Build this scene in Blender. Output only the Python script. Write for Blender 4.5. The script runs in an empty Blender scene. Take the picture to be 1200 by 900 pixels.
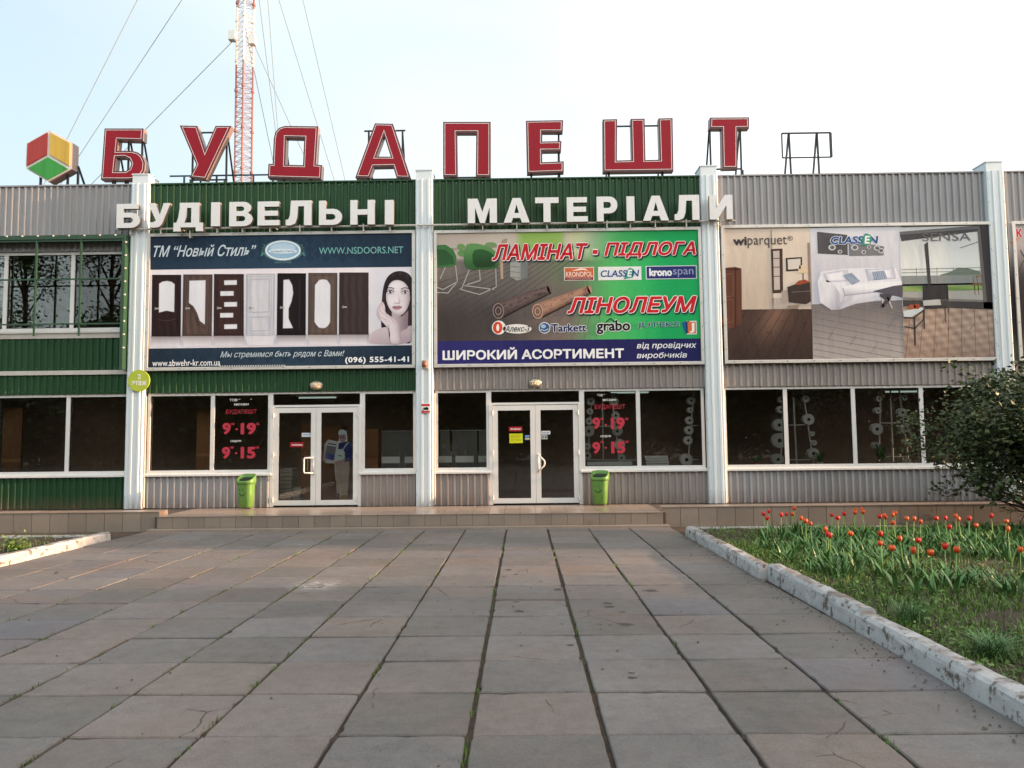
import bpy, math, random
import numpy as np
from mathutils import Vector, Matrix
from mathutils.geometry import tessellate_polygon
rnd = random.Random(7)
S = bpy.context.scene
COL = S.collection
R = math.radians

# ------------------------------------------------------------------ camera
F_PX, PITCH, YAW, ROLL, CAM_H = 910.0, R(4.143), R(0.744), R(-0.604), 1.6
FWD = Vector((-math.sin(YAW)*math.cos(PITCH), math.cos(YAW)*math.cos(PITCH), math.sin(PITCH)))
_r = Vector((math.cos(YAW), math.sin(YAW), 0)); _u = _r.cross(FWD)
RIGHT = _r*math.cos(ROLL) + _u*math.sin(ROLL)
UP = -_r*math.sin(ROLL) + _u*math.cos(ROLL)
cd = bpy.data.cameras.new('camera'); cam = bpy.data.objects.new('camera', cd); COL.objects.link(cam)
m = Matrix((RIGHT, UP, -FWD)).transposed().to_4x4(); m.translation = (0, 0, CAM_H)
cam.matrix_world = m
cd.sensor_width = 36; cd.lens = 36*F_PX/1200; cd.clip_end = 3000; cd.clip_start = .05
S.camera = cam

# ------------------------------------------------------------------ light
SUN_EL, SUN_FRONT = R(9.0), R(3.0)        # low sun, almost along the facade from the right
SKY_STRENGTH, SUN_STRENGTH, EXPOSURE = .15, 3.4, 1.66
w = bpy.data.worlds.new('World'); S.world = w; w.use_nodes = True
nt = w.node_tree; N = nt.nodes; L = nt.links
bg = N['Background']; bg.inputs[1].default_value = SKY_STRENGTH
sky = N.new('ShaderNodeTexSky'); sky.sky_type = 'NISHITA'; sky.sun_disc = False
sky.sun_elevation = SUN_EL; sky.sun_rotation = R(90) + SUN_FRONT
sky.air_density = 1.0; sky.dust_density = 1.2; sky.ozone_density = 1.0
tc = N.new('ShaderNodeTexCoord'); mp = N.new('ShaderNodeMapping'); mp.inputs['Scale'].default_value = (1.0, 1.0, 2.6)
nz = N.new('ShaderNodeTexNoise'); nz.inputs['Scale'].default_value = 1.5; nz.inputs['Detail'].default_value = 6; nz.inputs['Roughness'].default_value = .5
L.new(tc.outputs['Generated'], mp.inputs[0]); L.new(mp.outputs[0], nz.inputs[0])
cr = N.new('ShaderNodeValToRGB'); cr.color_ramp.elements[0].position = .35; cr.color_ramp.elements[0].color = (.62,)*3+(1,)
cr.color_ramp.elements[1].position = .65; cr.color_ramp.elements[1].color = (.96,)*3+(1,)
L.new(nz.outputs[0], cr.inputs[0])
# thin evening cloud: brighter towards the sun; added glow behind the viewer lights the facade
def dotn(v):
    d = N.new('ShaderNodeVectorMath'); d.operation = 'DOT_PRODUCT'; d.inputs[1].default_value = v; L.new(tc.outputs['Generated'], d.inputs[0]); return d.outputs['Value']
c1 = N.new('ShaderNodeValToRGB'); e = c1.color_ramp.elements
for k, (p, c) in enumerate([(.0, (1.45, 1.76, 1.9)), (.25, (1.6, 1.93, 2.06)), (.5, (2.3, 2.45, 2.5)), (.75, (3.3, 3.3, 3.3)), (1, (6.0, 5.2, 4.4))]):
    if k > 1: e.new(p)
for k, (p, c) in enumerate([(.0, (1.45, 1.76, 1.9)), (.25, (1.6, 1.93, 2.06)), (.5, (2.3, 2.45, 2.5)), (.75, (3.3, 3.3, 3.3)), (1, (6.0, 5.2, 4.4))]):
    e[k].position = p; e[k].color = tuple(v/6 for v in c)+(1,)
mr = N.new('ShaderNodeMapRange'); mr.inputs[1].default_value = -1; mr.inputs[2].default_value = 1; L.new(dotn((1, 0, .05)), mr.inputs[0]); L.new(mr.outputs[0], c1.inputs[0])
bk = N.new('ShaderNodeMapRange'); bk.inputs[1].default_value = .1; bk.inputs[2].default_value = -.9; bk.inputs[3].default_value = 6.0; bk.inputs[4].default_value = 13.0; L.new(dotn((0, 1, 0)), bk.inputs[0])
tint = N.new('ShaderNodeValToRGB'); tint.color_ramp.elements[0].color = (1, 1, 1, 1); tint.color_ramp.elements[1].color = (1, .95, .88, 1)
tr_ = N.new('ShaderNodeMapRange'); tr_.inputs[1].default_value = .35; tr_.inputs[2].default_value = -.5; L.new(dotn((0, 1, 0)), tr_.inputs[0]); L.new(tr_.outputs[0], tint.inputs[0])
tm = N.new('ShaderNodeVectorMath'); tm.operation = 'MULTIPLY'; L.new(c1.outputs[0], tm.inputs[0]); L.new(tint.outputs[0], tm.inputs[1])
sc_ = N.new('ShaderNodeVectorMath'); sc_.operation = 'SCALE'; L.new(tm.outputs[0], sc_.inputs[0]); L.new(bk.outputs[0], sc_.inputs['Scale'])
mix = N.new('ShaderNodeMix'); mix.data_type = 'RGBA'
L.new(cr.outputs[0], mix.inputs[0]); L.new(sky.outputs[0], mix.inputs[6]); L.new(sc_.outputs[0], mix.inputs[7]); L.new(mix.outputs[2], bg.inputs[0])
sd = bpy.data.lights.new('sun', 'SUN'); sd.energy = SUN_STRENGTH; sd.angle = R(1.0); sd.color = (1, .62, .36)
so = bpy.data.objects.new('sun', sd); COL.objects.link(so)
TO_SUN = Vector((math.cos(SUN_EL)*math.cos(SUN_FRONT), -math.cos(SUN_EL)*math.sin(SUN_FRONT), math.sin(SUN_EL)))
so.rotation_euler = TO_SUN.to_track_quat('Z', 'Y').to_euler(); so.location = (30, 0, 20)
S.view_settings.view_transform = 'Standard'; S.view_settings.look = 'None'
S.view_settings.exposure = EXPOSURE; S.view_settings.gamma = 1; S.view_settings.use_curve_mapping = False
S.render.engine = 'CYCLES'; S.cycles.max_bounces = 6; S.cycles.transparent_max_bounces = 12
S.cycles.caustics_reflective = False; S.cycles.caustics_refractive = False
try: S.cycles.use_denoising = True
except Exception: pass

# ------------------------------------------------------------------ measuring
def ray(px, py): return RIGHT*((px-600)/F_PX) + UP*((450-py)/F_PX) + FWD
def at(px, py, Y):
    d = ray(px, py); t = Y/d.y; return d.x*t, CAM_H+d.z*t
def gr(px, py, z=0):
    d = ray(px, py); t = (z-CAM_H)/d.z; return d.x*t, d.y*t

# ------------------------------------------------------------------ colours and materials
def lin(c):
    if isinstance(c, str):
        c = tuple(int(c[i:i+2], 16) for i in (0, 2, 4))
    return tuple(((v/255)/12.92 if v/255 <= .04045 else ((v/255+.055)/1.055)**2.4) for v in c[:3])
def nodes(name):
    mt = bpy.data.materials.new(name); mt.use_nodes = True
    return mt, mt.node_tree.nodes, mt.node_tree.links, mt.node_tree.nodes['Principled BSDF']
def noise(N, L, scale, detail=5, rough=.6, stretch=None, coord='Object'):
    tc = N.new('ShaderNodeTexCoord'); n = N.new('ShaderNodeTexNoise')
    n.inputs['Scale'].default_value = scale; n.inputs['Detail'].default_value = detail; n.inputs['Roughness'].default_value = rough
    if stretch:
        mp = N.new('ShaderNodeMapping'); mp.inputs['Scale'].default_value = stretch
        L.new(tc.outputs[coord], mp.inputs[0]); L.new(mp.outputs[0], n.inputs[0])
    else: L.new(tc.outputs[coord], n.inputs[0])
    return n.outputs[0]
def ramp(N, L, src, stops):
    r = N.new('ShaderNodeValToRGB'); e = r.color_ramp.elements
    while len(e) < len(stops): e.new(.5)
    for i, (p, c) in enumerate(stops):
        e[i].position = p; e[i].color = (*c, 1) if not isinstance(c, (int, float)) else (c, c, c, 1)
    L.new(src, r.inputs[0]); return r.outputs[0]
def mixc(N, L, f, a, b, mode='MIX'):
    x = N.new('ShaderNodeMix'); x.data_type = 'RGBA'; x.blend_type = mode
    for i, v in ((0, f), (6, a), (7, b)):
        if isinstance(v, (int, float)): x.inputs[i].default_value = v if i == 0 else (v, v, v, 1)
        elif isinstance(v, tuple): x.inputs[i].default_value = (*v[:3], 1)
        else: L.new(v, x.inputs[i])
    return x.outputs[2]
def mat(name, c, rough=.6, metal=0, var=.18, vscale=4, stretch=None, bump=0, bscale=60, island=0, dirt=None, spec=.5, coat=0, sheets=0):
    mt, N, L, b = nodes(name); c = lin(c)
    out = ramp(N, L, noise(N, L, vscale, 6, .65, stretch), [(.25, tuple(v*(1-var) for v in c)), (.75, tuple(min(1, v*(1+var)) for v in c))])
    if dirt:
        dc, lo, hi, sc, st = dirt
        out = mixc(N, L, ramp(N, L, noise(N, L, sc, 8, .7, st), [(lo, 0), (hi, 1)]), out, lin(dc))
    if island:
        g = N.new('ShaderNodeNewGeometry')
        out = mixc(N, L, 1.0, out, ramp(N, L, g.outputs['Random Per Island'], [(0, 1-island), (1, 1+island)]), 'MULTIPLY')
    if sheets:       # sheets 1.12 m wide, each faded a little differently, splashed with dirt near the floor
        tc = N.new('ShaderNodeTexCoord'); sx = N.new('ShaderNodeSeparateXYZ'); L.new(tc.outputs['Object'], sx.inputs[0])
        a = N.new('ShaderNodeMath'); a.operation = 'DIVIDE'; a.inputs[1].default_value = 1.12; L.new(sx.outputs[0], a.inputs[0])
        f = N.new('ShaderNodeMath'); f.operation = 'FLOOR'; L.new(a.outputs[0], f.inputs[0])
        wn = N.new('ShaderNodeTexWhiteNoise'); wn.noise_dimensions = '1D'; L.new(f.outputs[0], wn.inputs['W'])
        out = mixc(N, L, 1.0, out, ramp(N, L, wn.outputs[0], [(0, 1-sheets), (1, 1+sheets)]), 'MULTIPLY')
        sp = ramp(N, L, sx.outputs[2], [(.26, .75), (.55, 0)])
        out = mixc(N, L, mixc(N, L, 1.0, sp, ramp(N, L, noise(N, L, 3, 8, .7, (4, 4, 1)), [(.35, .1), (.65, 1)]), 'MULTIPLY'), out, lin('6e5647'))
    L.new(out, b.inputs['Base Color'])
    b.inputs['Roughness'].default_value = rough; b.inputs['Metallic'].default_value = metal
    b.inputs['Specular IOR Level'].default_value = spec
    if coat: b.inputs['Coat Weight'].default_value = coat; b.inputs['Coat Roughness'].default_value = .12
    if bump:
        bp = N.new('ShaderNodeBump'); bp.inputs['Strength'].default_value = bump; bp.inputs['Distance'].default_value = .01
        L.new(noise(N, L, bscale, 8, .7), bp.inputs['Height']); L.new(bp.outputs[0], b.inputs['Normal'])
    return mt
def print_mat(name, rough=.55, spec=.15):
    mt, N, L, b = nodes(name)
    a = N.new('ShaderNodeAttribute'); a.attribute_name = 'ink'
    wv = ramp(N, L, noise(N, L, 1.3, 4, .6), [(.3, .93), (.7, 1.03)])
    L.new(mixc(N, L, 1.0, a.outputs['Color'], wv, 'MULTIPLY'), b.inputs['Base Color'])
    b.inputs['Roughness'].default_value = rough; b.inputs['Specular IOR Level'].default_value = spec
    bp = N.new('ShaderNodeBump'); bp.inputs['Strength'].default_value = .14; bp.inputs['Distance'].default_value = .05
    L.new(noise(N, L, 2.2, 4, .6, (2.2, 2.2, .7)), bp.inputs['Height']); L.new(bp.outputs[0], b.inputs['Normal'])
    return mt
def glass_mat(name, tint):
    mt, N, L, b = nodes(name); N.remove(b)
    out = N['Material Output']; t = N.new('ShaderNodeBsdfTransparent'); t.inputs[0].default_value = (*tint, 1)
    g = N.new('ShaderNodeBsdfGlossy'); g.inputs['Roughness'].default_value = .0; g.inputs['Color'].default_value = (1, 1, 1, 1)
    fr = N.new('ShaderNodeFresnel'); fr.inputs[0].default_value = 1.55
    bp = N.new('ShaderNodeBump'); bp.inputs['Strength'].default_value = .05; bp.inputs['Distance'].default_value = .02
    L.new(noise(N, L, 1.1, 2, .4), bp.inputs['Height']); L.new(bp.outputs[0], g.inputs['Normal'])
    ms = N.new('ShaderNodeMixShader'); ad = N.new('ShaderNodeMath'); ad.operation = 'MULTIPLY'; ad.inputs[1].default_value = 1.6
    L.new(fr.outputs[0], ad.inputs[0]); L.new(ad.outputs[0], ms.inputs[0])
    L.new(t.outputs[0], ms.inputs[1]); L.new(g.outputs[0], ms.inputs[2]); L.new(ms.outputs[0], out.inputs[0])
    return mt
STREAK = (6, 6, .5)
M = {
 'grey': mat('grey_cladding', '949396', .5, .0, .1, 2, STREAK, dirt=('746d6a', .58, .8, 2.0, (5, 5, .35)), spec=.3, sheets=.07),
 'browngrey': mat('brown_grey_cladding', '938b88', .5, .0, .1, 2, STREAK, dirt=('75685f', .55, .8, 2.0, (5, 5, .35)), spec=.3, sheets=.07),
 'green': mat('green_cladding', '25482d', .45, .0, .16, 2, STREAK, dirt=('1d3c25', .5, .8, 2.0, (6, 6, .4)), spec=.25, sheets=.1),
 'white': mat('white_cladding', 'd3dbe0', .45, .0, .03, 2, STREAK, dirt=('b9b2a9', .66, .9, 1.5, (6, 6, .3)), sheets=.015),
 'pvc': mat('white_pvc', 'd6d4d2', .35, 0, .05, 3, dirt=('b5aca2', .62, .8, 3, None)),
 'trim': mat('pale_trim', 'bdb7b0', .5, 0, .12, 3, dirt=('8d8074', .6, .8, 4, None)),
 'wallback': mat('wall_core', '6b6562', .9),
 'interior': mat('interior_plaster', '8a7a6a', .9),
 'intfloor': mat('interior_floor', '7a6a5c', .6),
 'glass': glass_mat('window_glass', (.90, .91, .90)),
 'maroon': mat('maroon_face', '8c1326', .5, 0, .05, 2, dirt=('7c1526', .55, .8, 2, STREAK), spec=.2),
 'maroonrim': mat('maroon_rim', '5a1c2a', .4, 0, .1, 3),
 'outline': mat('letter_outline', 'd9cfcb', .5, 0, .05),
 'letterside': mat('letter_side', '7d6862', .35, 0, .15, 2, dirt=('8a7568', .55, .8, 3, STREAK)),
 'lettergrey': mat('white_letter', 'd2d4d7', .4, 0, .07, 2, dirt=('a79f97', .6, .85, 2.5, STREAK)),
 'letteredge': mat('letter_edge', '8a7f77', .5, 0, .1),
 'darksteel': mat('dark_steel', '23262b', .5, .3, .2),
 'bluesteel': mat('blue_steel', '33485a', .5, .3, .2),
 'greensteel': mat('green_steel', '24452f', .5, 0, .15),
 'frame': mat('billboard_frame', 'c4c2be', .4, .2, .08, 3, dirt=('8e8780', .62, .8, 5, None)),
 'print': print_mat('printed_vinyl'),
 'decal': print_mat('vinyl_lettering', .5),
 'tile': mat('plinth_tile', '83776d', .5, 0, .12, 1.5, bump=.1, island=.12, dirt=('5f5047', .6, .85, 2, None)),
 'floortile': mat('porch_tile', 'a08c7e', .28, 0, .1, 2, island=.08, dirt=('7a6558', .6, .85, 2, None)),
 'grout': mat('grout', '4d443e', .9),
 'kerb': None, 'bin': mat('bin_plastic', '5f8a3f', .42, 0, .1, 3, dirt=('44602a', .52, .8, 6, (1, 1, .4))),
 'bindark': mat('bin_mark_and_shade', '1d2a12', .7),
 'lampglass': mat('lamp_glass', 'd8c3a2', .2, 0, .1, coat=.5),
 'metal': mat('grey_metal', '9a9a98', .35, .7, .1),
 'redmast': mat('red_mast_paint', '8f5f58', .55, 0, .12, 3),
 'whitemast': mat('white_mast_paint', 'd9cfc9', .55, 0, .1, 3),
 'wire': mat('steel_wire', '7d8488', .5, .3, .1),
 'cardboard': mat('cardboard', '8a5f3c', .8, 0, .15),
 'panelgrey': mat('grey_board', '77756f', .7, 0, .1),
 'chairwhite': mat('white_plastic', 'd8d8d4', .4, 0, .04),
 'spool': mat('pale_spool', 'b5b2aa', .5, 0, .1),
 'bark': mat('bark', '2e241e', .9, 0, .3, 12, bump=.4),
 'leaf': mat('shrub_leaf', '424d2d', .5, 0, .35, 3, island=.7, spec=.4),
 'treeleaf': mat('tree_leaf', '3f5a30', .6, 0, .3, .5, island=.5),
 'grass': mat('grass_blade', '54702c', .6, 0, .3, 2, island=.45),
 'tulipleaf': mat('tulip_leaf', '4c733c', .45, 0, .25, 3, island=.35),
 'stem': mat('tulip_stem', '6f9a4a', .5),
 'pot': mat('pot', '9a5a3c', .7), 'potwhite': mat('pale_pot', 'b9b3a2', .6),
 'redpetal': mat('red_petal', 'c8201a', .45, 0, .2, 20), 
}
def tulip_orange():
    mt, N, L, b = nodes('orange_petal')
    n = noise(N, L, 30, 3, .5, (1, 1, .25))
    L.new(ramp(N, L, n, [(.4, lin('c8321a')), (.68, lin('e4701f'))]), b.inputs['Base Color']); b.inputs['Roughness'].default_value = .45
    return mt
M['orangepetal'] = tulip_orange()
def kerb_mat():
    mt, N, L, b = nodes('whitewashed_kerb')
    base = ramp(N, L, noise(N, L, 6, 6, .6), [(.3, lin('a3a3a5')), (.7, lin('bdbdbf'))])
    chips = ramp(N, L, noise(N, L, 8, 10, .76), [(.54, 0), (.58, 1)])
    conc = ramp(N, L, noise(N, L, 30, 5, .6), [(.3, lin('4c443f')), (.7, lin('786e67'))])
    g = N.new('ShaderNodeNewGeometry'); sx = N.new('ShaderNodeSeparateXYZ'); L.new(g.outputs['True Normal'], sx.inputs[0])
    topn = ramp(N, L, sx.outputs[2], [(.6, 0), (.9, 1)])
    worn = mixc(N, L, 1.0, topn, ramp(N, L, noise(N, L, 4, 9, .7), [(.4, .15), (.56, 1)]), 'MULTIPLY')
    base = mixc(N, L, worn, base, lin('776d66'))
    L.new(mixc(N, L, chips, base, conc), b.inputs['Base Color']); b.inputs['Roughness'].default_value = .85
    bp = N.new('ShaderNodeBump'); bp.inputs['Strength'].default_value = .5; bp.inputs['Distance'].default_value = .01
    L.new(noise(N, L, 18, 9, .75), bp.inputs['Height']); L.new(bp.outputs[0], b.inputs['Normal'])
    return mt
M['kerb'] = kerb_mat()
SCRAPE = gr(372, 686)
def paving_mat():
    mt, N, L, b = nodes('concrete_slabs')
    g = N.new('ShaderNodeNewGeometry')
    c = ramp(N, L, g.outputs['Random Per Island'], [(0, lin('66625f')), (.3, lin('6c6866')), (.55, lin('736f6e')), (.8, lin('756c67')), (1, lin('68666a'))])
    big = ramp(N, L, noise(N, L, .55, 6, .6), [(.3, .78), (.7, 1.16)])
    c = mixc(N, L, 1.0, c, big, 'MULTIPLY')
    fine = ramp(N, L, noise(N, L, 7, 12, .8), [(.28, .72), (.5, 1.0), (.72, 1.22)])
    c = mixc(N, L, 1.0, c, fine, 'MULTIPLY')
    warm = ramp(N, L, noise(N, L, .8, 5, .6), [(.5, 0), (.75, .5)])
    c = mixc(N, L, warm, c, lin('7c665c'))
    spk = ramp(N, L, noise(N, L, 70, 4, .8), [(.3, .8), (.5, 1.0), (.72, 1.22)])
    c = mixc(N, L, 1.0, c, spk, 'MULTIPLY')
    tcn = N.new('ShaderNodeTexCoord')
    # hairline cracks in a few slabs
    wv = N.new('ShaderNodeMix'); wv.data_type = 'RGBA'; wv.inputs[0].default_value = .12; L.new(tcn.outputs['Object'], wv.inputs[6])
    nzc = N.new('ShaderNodeTexNoise'); nzc.inputs['Scale'].default_value = 3; nzc.inputs['Detail'].default_value = 6; L.new(tcn.outputs['Object'], nzc.inputs[0]); L.new(nzc.outputs['Color'], wv.inputs[7])
    cv = N.new('ShaderNodeTexVoronoi'); cv.feature = 'DISTANCE_TO_EDGE'; cv.inputs['Scale'].default_value = 1.3; L.new(wv.outputs[2], cv.inputs['Vector'])
    ck = mixc(N, L, 1.0, ramp(N, L, cv.outputs['Distance'], [(.002, 1), (.008, 0)]), ramp(N, L, noise(N, L, .8, 4, .6), [(.56, 0), (.6, 1)]), 'MULTIPLY')
    c = mixc(N, L, ck, c, lin('35302d'))
    # the pale scrape on one slab
    dv = N.new('ShaderNodeVectorMath'); dv.operation = 'SUBTRACT'; dv.inputs[1].default_value = (SCRAPE[0], SCRAPE[1], 0); L.new(tcn.outputs['Object'], dv.inputs[0])
    ds = N.new('ShaderNodeVectorMath'); ds.operation = 'MULTIPLY'; ds.inputs[1].default_value = (2.6, 2.4, 0); L.new(dv.outputs[0], ds.inputs[0])
    ln = N.new('ShaderNodeVectorMath'); ln.operation = 'LENGTH'; L.new(ds.outputs[0], ln.inputs[0])
    sm_ = mixc(N, L, 1.0, ramp(N, L, ln.outputs['Value'], [(.35, 1), (1, 0)]), ramp(N, L, noise(N, L, 9, 9, .75), [(.44, 0), (.56, .8)]), 'MULTIPLY')
    c = mixc(N, L, sm_, c, lin('a8a29e'))
    pits = N.new('ShaderNodeTexVoronoi'); pits.inputs['Scale'].default_value = 55
    L.new(tcn.outputs['Object'], pits.inputs['Vector'])
    pm = ramp(N, L, pits.outputs['Distance'], [(.1, 1), (.2, 0)])
    sel = ramp(N, L, noise(N, L, 1.7, 7, .75), [(.5, 0), (.62, 1)])
    pm = mixc(N, L, 1.0, pm, sel, 'MULTIPLY')
    c = mixc(N, L, pm, c, lin('3c3735'))
    L.new(c, b.inputs['Base Color']); b.inputs['Roughness'].default_value = .8; b.inputs['Specular IOR Level'].default_value = .35
    bp = N.new('ShaderNodeBump'); bp.inputs['Strength'].default_value = .6; bp.inputs['Distance'].default_value = .008
    L.new(noise(N, L, 45, 9, .75), bp.inputs['Height']); L.new(bp.outputs[0], b.inputs['Normal'])
    return mt
M['paving'] = paving_mat()
def soil_mat():
    mt, N, L, b = nodes('soil')
    c = ramp(N, L, noise(N, L, 14, 9, .75), [(.3, lin('2c221c')), (.55, lin('4a3b31')), (.8, lin('6b594c'))])
    mossy = ramp(N, L, noise(N, L, 1.1, 6, .6), [(.5, 0), (.65, .6)])
    c = mixc(N, L, mossy, c, lin('3c4a24'))
    L.new(c, b.inputs['Base Color']); b.inputs['Roughness'].default_value = .95
    bp = N.new('ShaderNodeBump'); bp.inputs['Strength'].default_value = .9; bp.inputs['Distance'].default_value = .03
    L.new(noise(N, L, 22, 9, .75), bp.inputs['Height']); L.new(bp.outputs[0], b.inputs['Normal'])
    return mt
M['soil'] = soil_mat()
M['asphalt'] = mat('asphalt', '4a4846', .9, 0, .2, 2, bump=.3)
M['stain'] = mat('oil_stain', '4a4442', .75, 0, .25, 20, spec=.25)
M['tube'] = None
def emit(name, c, s):
    mt, N, L, b = nodes(name); b.inputs['Emission Color'].default_value = (*c, 1); b.inputs['Emission Strength'].default_value = s
    b.inputs['Base Color'].default_value = (.8, .8, .8, 1); return mt
M['tube'] = emit('fluorescent_tube', (.75, 1, .9), .12)

# ------------------------------------------------------------------ object helpers
ORG = {}
def tag(o, label=None, cat=None, group=None, kind=None):
    if label: o['label'] = label
    if cat: o['category'] = cat
    if group: o['group'] = group
    if kind: o['kind'] = kind
    return o
def thing(name, label, cat, loc=(0, 0, 0), group=None):
    o = bpy.data.objects.new(name, None); COL.objects.link(o); o.location = loc; o.empty_display_size = .1
    ORG[o.name] = Vector(loc); return tag(o, label, cat, group)
class MB:
    def __init__(s): s.v = []; s.f = []; s.mi = []; s.c = []
    def add(s, vs, fs, mi=0, col=None):
        k = len(s.v); s.v += [tuple(p) for p in vs]; s.f += [tuple(i+k for i in f) for f in fs]; s.mi += [mi]*len(fs)
        if col is not None: s.c += (list(col) if isinstance(col, list) else [col]*len(vs))
    def box(s, x0, x1, y0, y1, z0, z1, mi=0, ch=0):
        if ch:
            c = ch; vs = []
            for (z, i) in ((z0, 0), (z1-c, 0), (z1, c)):
                vs += [(x0+i, y0+i, z), (x1-i, y0+i, z), (x1-i, y1-i, z), (x0+i, y1-i, z)]
            fs = [(3, 2, 1, 0), (8, 9, 10, 11)]
            for a in (0, 4):
                for k in range(4): fs.append((a+k, a+(k+1) % 4, a+4+(k+1) % 4, a+4+k))
            return s.add(vs, fs, mi)
        vs = [(x0, y0, z0), (x1, y0, z0), (x1, y1, z0), (x0, y1, z0), (x0, y0, z1), (x1, y0, z1), (x1, y1, z1), (x0, y1, z1)]
        s.add(vs, [(3, 2, 1, 0), (4, 5, 6, 7), (0, 1, 5, 4), (1, 2, 6, 5), (2, 3, 7, 6), (3, 0, 4, 7)], mi)
    def tube(s, pts, r, n=6, mi=0, caps=True):
        pts = [Vector(p) for p in pts]; rs = r if isinstance(r, (list, tuple)) else [r]*len(pts)
        d0 = (pts[1]-pts[0]).normalized(); a = d0.orthogonal().normalized(); k = len(s.v); rings = []
        for i, p in enumerate(pts):
            d = ((pts[min(i+1, len(pts)-1)]-pts[max(i-1, 0)])).normalized()
            a = (a-d*a.dot(d)).normalized(); b = d.cross(a)
            rings.append([p+(a*math.cos(t)+b*math.sin(t))*rs[i] for t in (2*math.pi*j/n for j in range(n))])
        vs = [q for r_ in rings for q in r_]; fs = []
        for i in range(len(pts)-1):
            for j in range(n): fs.append((i*n+j, i*n+(j+1) % n, (i+1)*n+(j+1) % n, (i+1)*n+j))
        if caps: fs += [tuple(range(n-1, -1, -1)), tuple((len(pts)-1)*n+j for j in range(n))]
        s.add(vs, fs, mi)
    def bar(s, p, q, wd, mi=0): s.tube([p, q], wd*.7, 4, mi)
    def prism(s, conts, y0, y1, mi_front=0, mi_side=0, back=True):
        """contours in (x, z): first outer, others holes; y0 is the front"""
        tr = tessellate_polygon([[Vector((x, z, 0)) for x, z in c] for c in conts])
        flat = [p for c in conts for p in c]; n = len(flat)
        k = len(s.v)
        fr = [(x, y0, z) for x, z in flat]; bk = [(x, y1, z) for x, z in flat]
        def up(t):
            a, b, c = (flat[i] for i in t)
            return t if (b[0]-a[0])*(c[1]-a[1])-(b[1]-a[1])*(c[0]-a[0]) > 0 else (t[0], t[2], t[1])
        tr = [up(tuple(t)) for t in tr]
        s.add(fr, tr, mi_front)
        if back: s.add(bk, [(t[0], t[2], t[1]) for t in tr], mi_side)
        o = 0
        for c in conts:
            q = len(c); vs = [(x, y0, z) for x, z in c]+[(x, y1, z) for x, z in c]
            ar = sum(c[i][0]*c[(i+1) % q][1]-c[(i+1) % q][0]*c[i][1] for i in range(q))
            ccw = (ar > 0) == (o == 0)
            fs = [((i, i+q, (i+1) % q+q, (i+1) % q) if ccw else (i, (i+1) % q, (i+1) % q+q, i+q)) for i in range(q)]
            s.add(vs, fs, mi_side); o += 1
    def lathe(s, prof, cx, cy, n=16, mi=0, sx=1, sy=1):
        vs = [(cx+r*sx*math.cos(2*math.pi*j/n), cy+r*sy*math.sin(2*math.pi*j/n), z) for r, z in prof for j in range(n)]
        fs = []
        for i in range(len(prof)-1):
            for j in range(n): fs.append((i*n+j, i*n+(j+1) % n, (i+1)*n+(j+1) % n, (i+1)*n+j))
        s.add(vs, fs, mi)
    def build(s, name, mats, parent=None, smooth=False):
        if not isinstance(mats, (list, tuple)): mats = [mats]
        o0 = ORG[parent.name] if parent else Vector((0, 0, 0))
        me = bpy.data.meshes.new(name)
        me.from_pydata([(x-o0.x, y-o0.y, z-o0.z) for x, y, z in s.v], [], s.f)
        for mt in mats: me.materials.append(mt)
        me.polygons.foreach_set('material_index', s.mi)
        if smooth: me.polygons.foreach_set('use_smooth', [True]*len(s.f))
        if s.c:
            a = me.color_attributes.new('ink', 'FLOAT_COLOR', 'POINT')
            a.data.foreach_set('color', [x for c in s.c for x in (*c[:3], 1.0)])
        me.update()
        o = bpy.data.objects.new(name, me); COL.objects.link(o)
        if parent: o.parent = parent
        ORG[o.name] = o0.copy(); return o
def copy_tree(o, parent=None):
    c = o.copy(); COL.objects.link(c); c.parent = parent; ORG[c.name] = ORG[o.name].copy()
    for ch in o.children: copy_tree(ch, c)
    return c
def struct(name, mb, mt, smooth=False): return tag(mb.build(name, mt, None, smooth), kind='structure')

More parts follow.
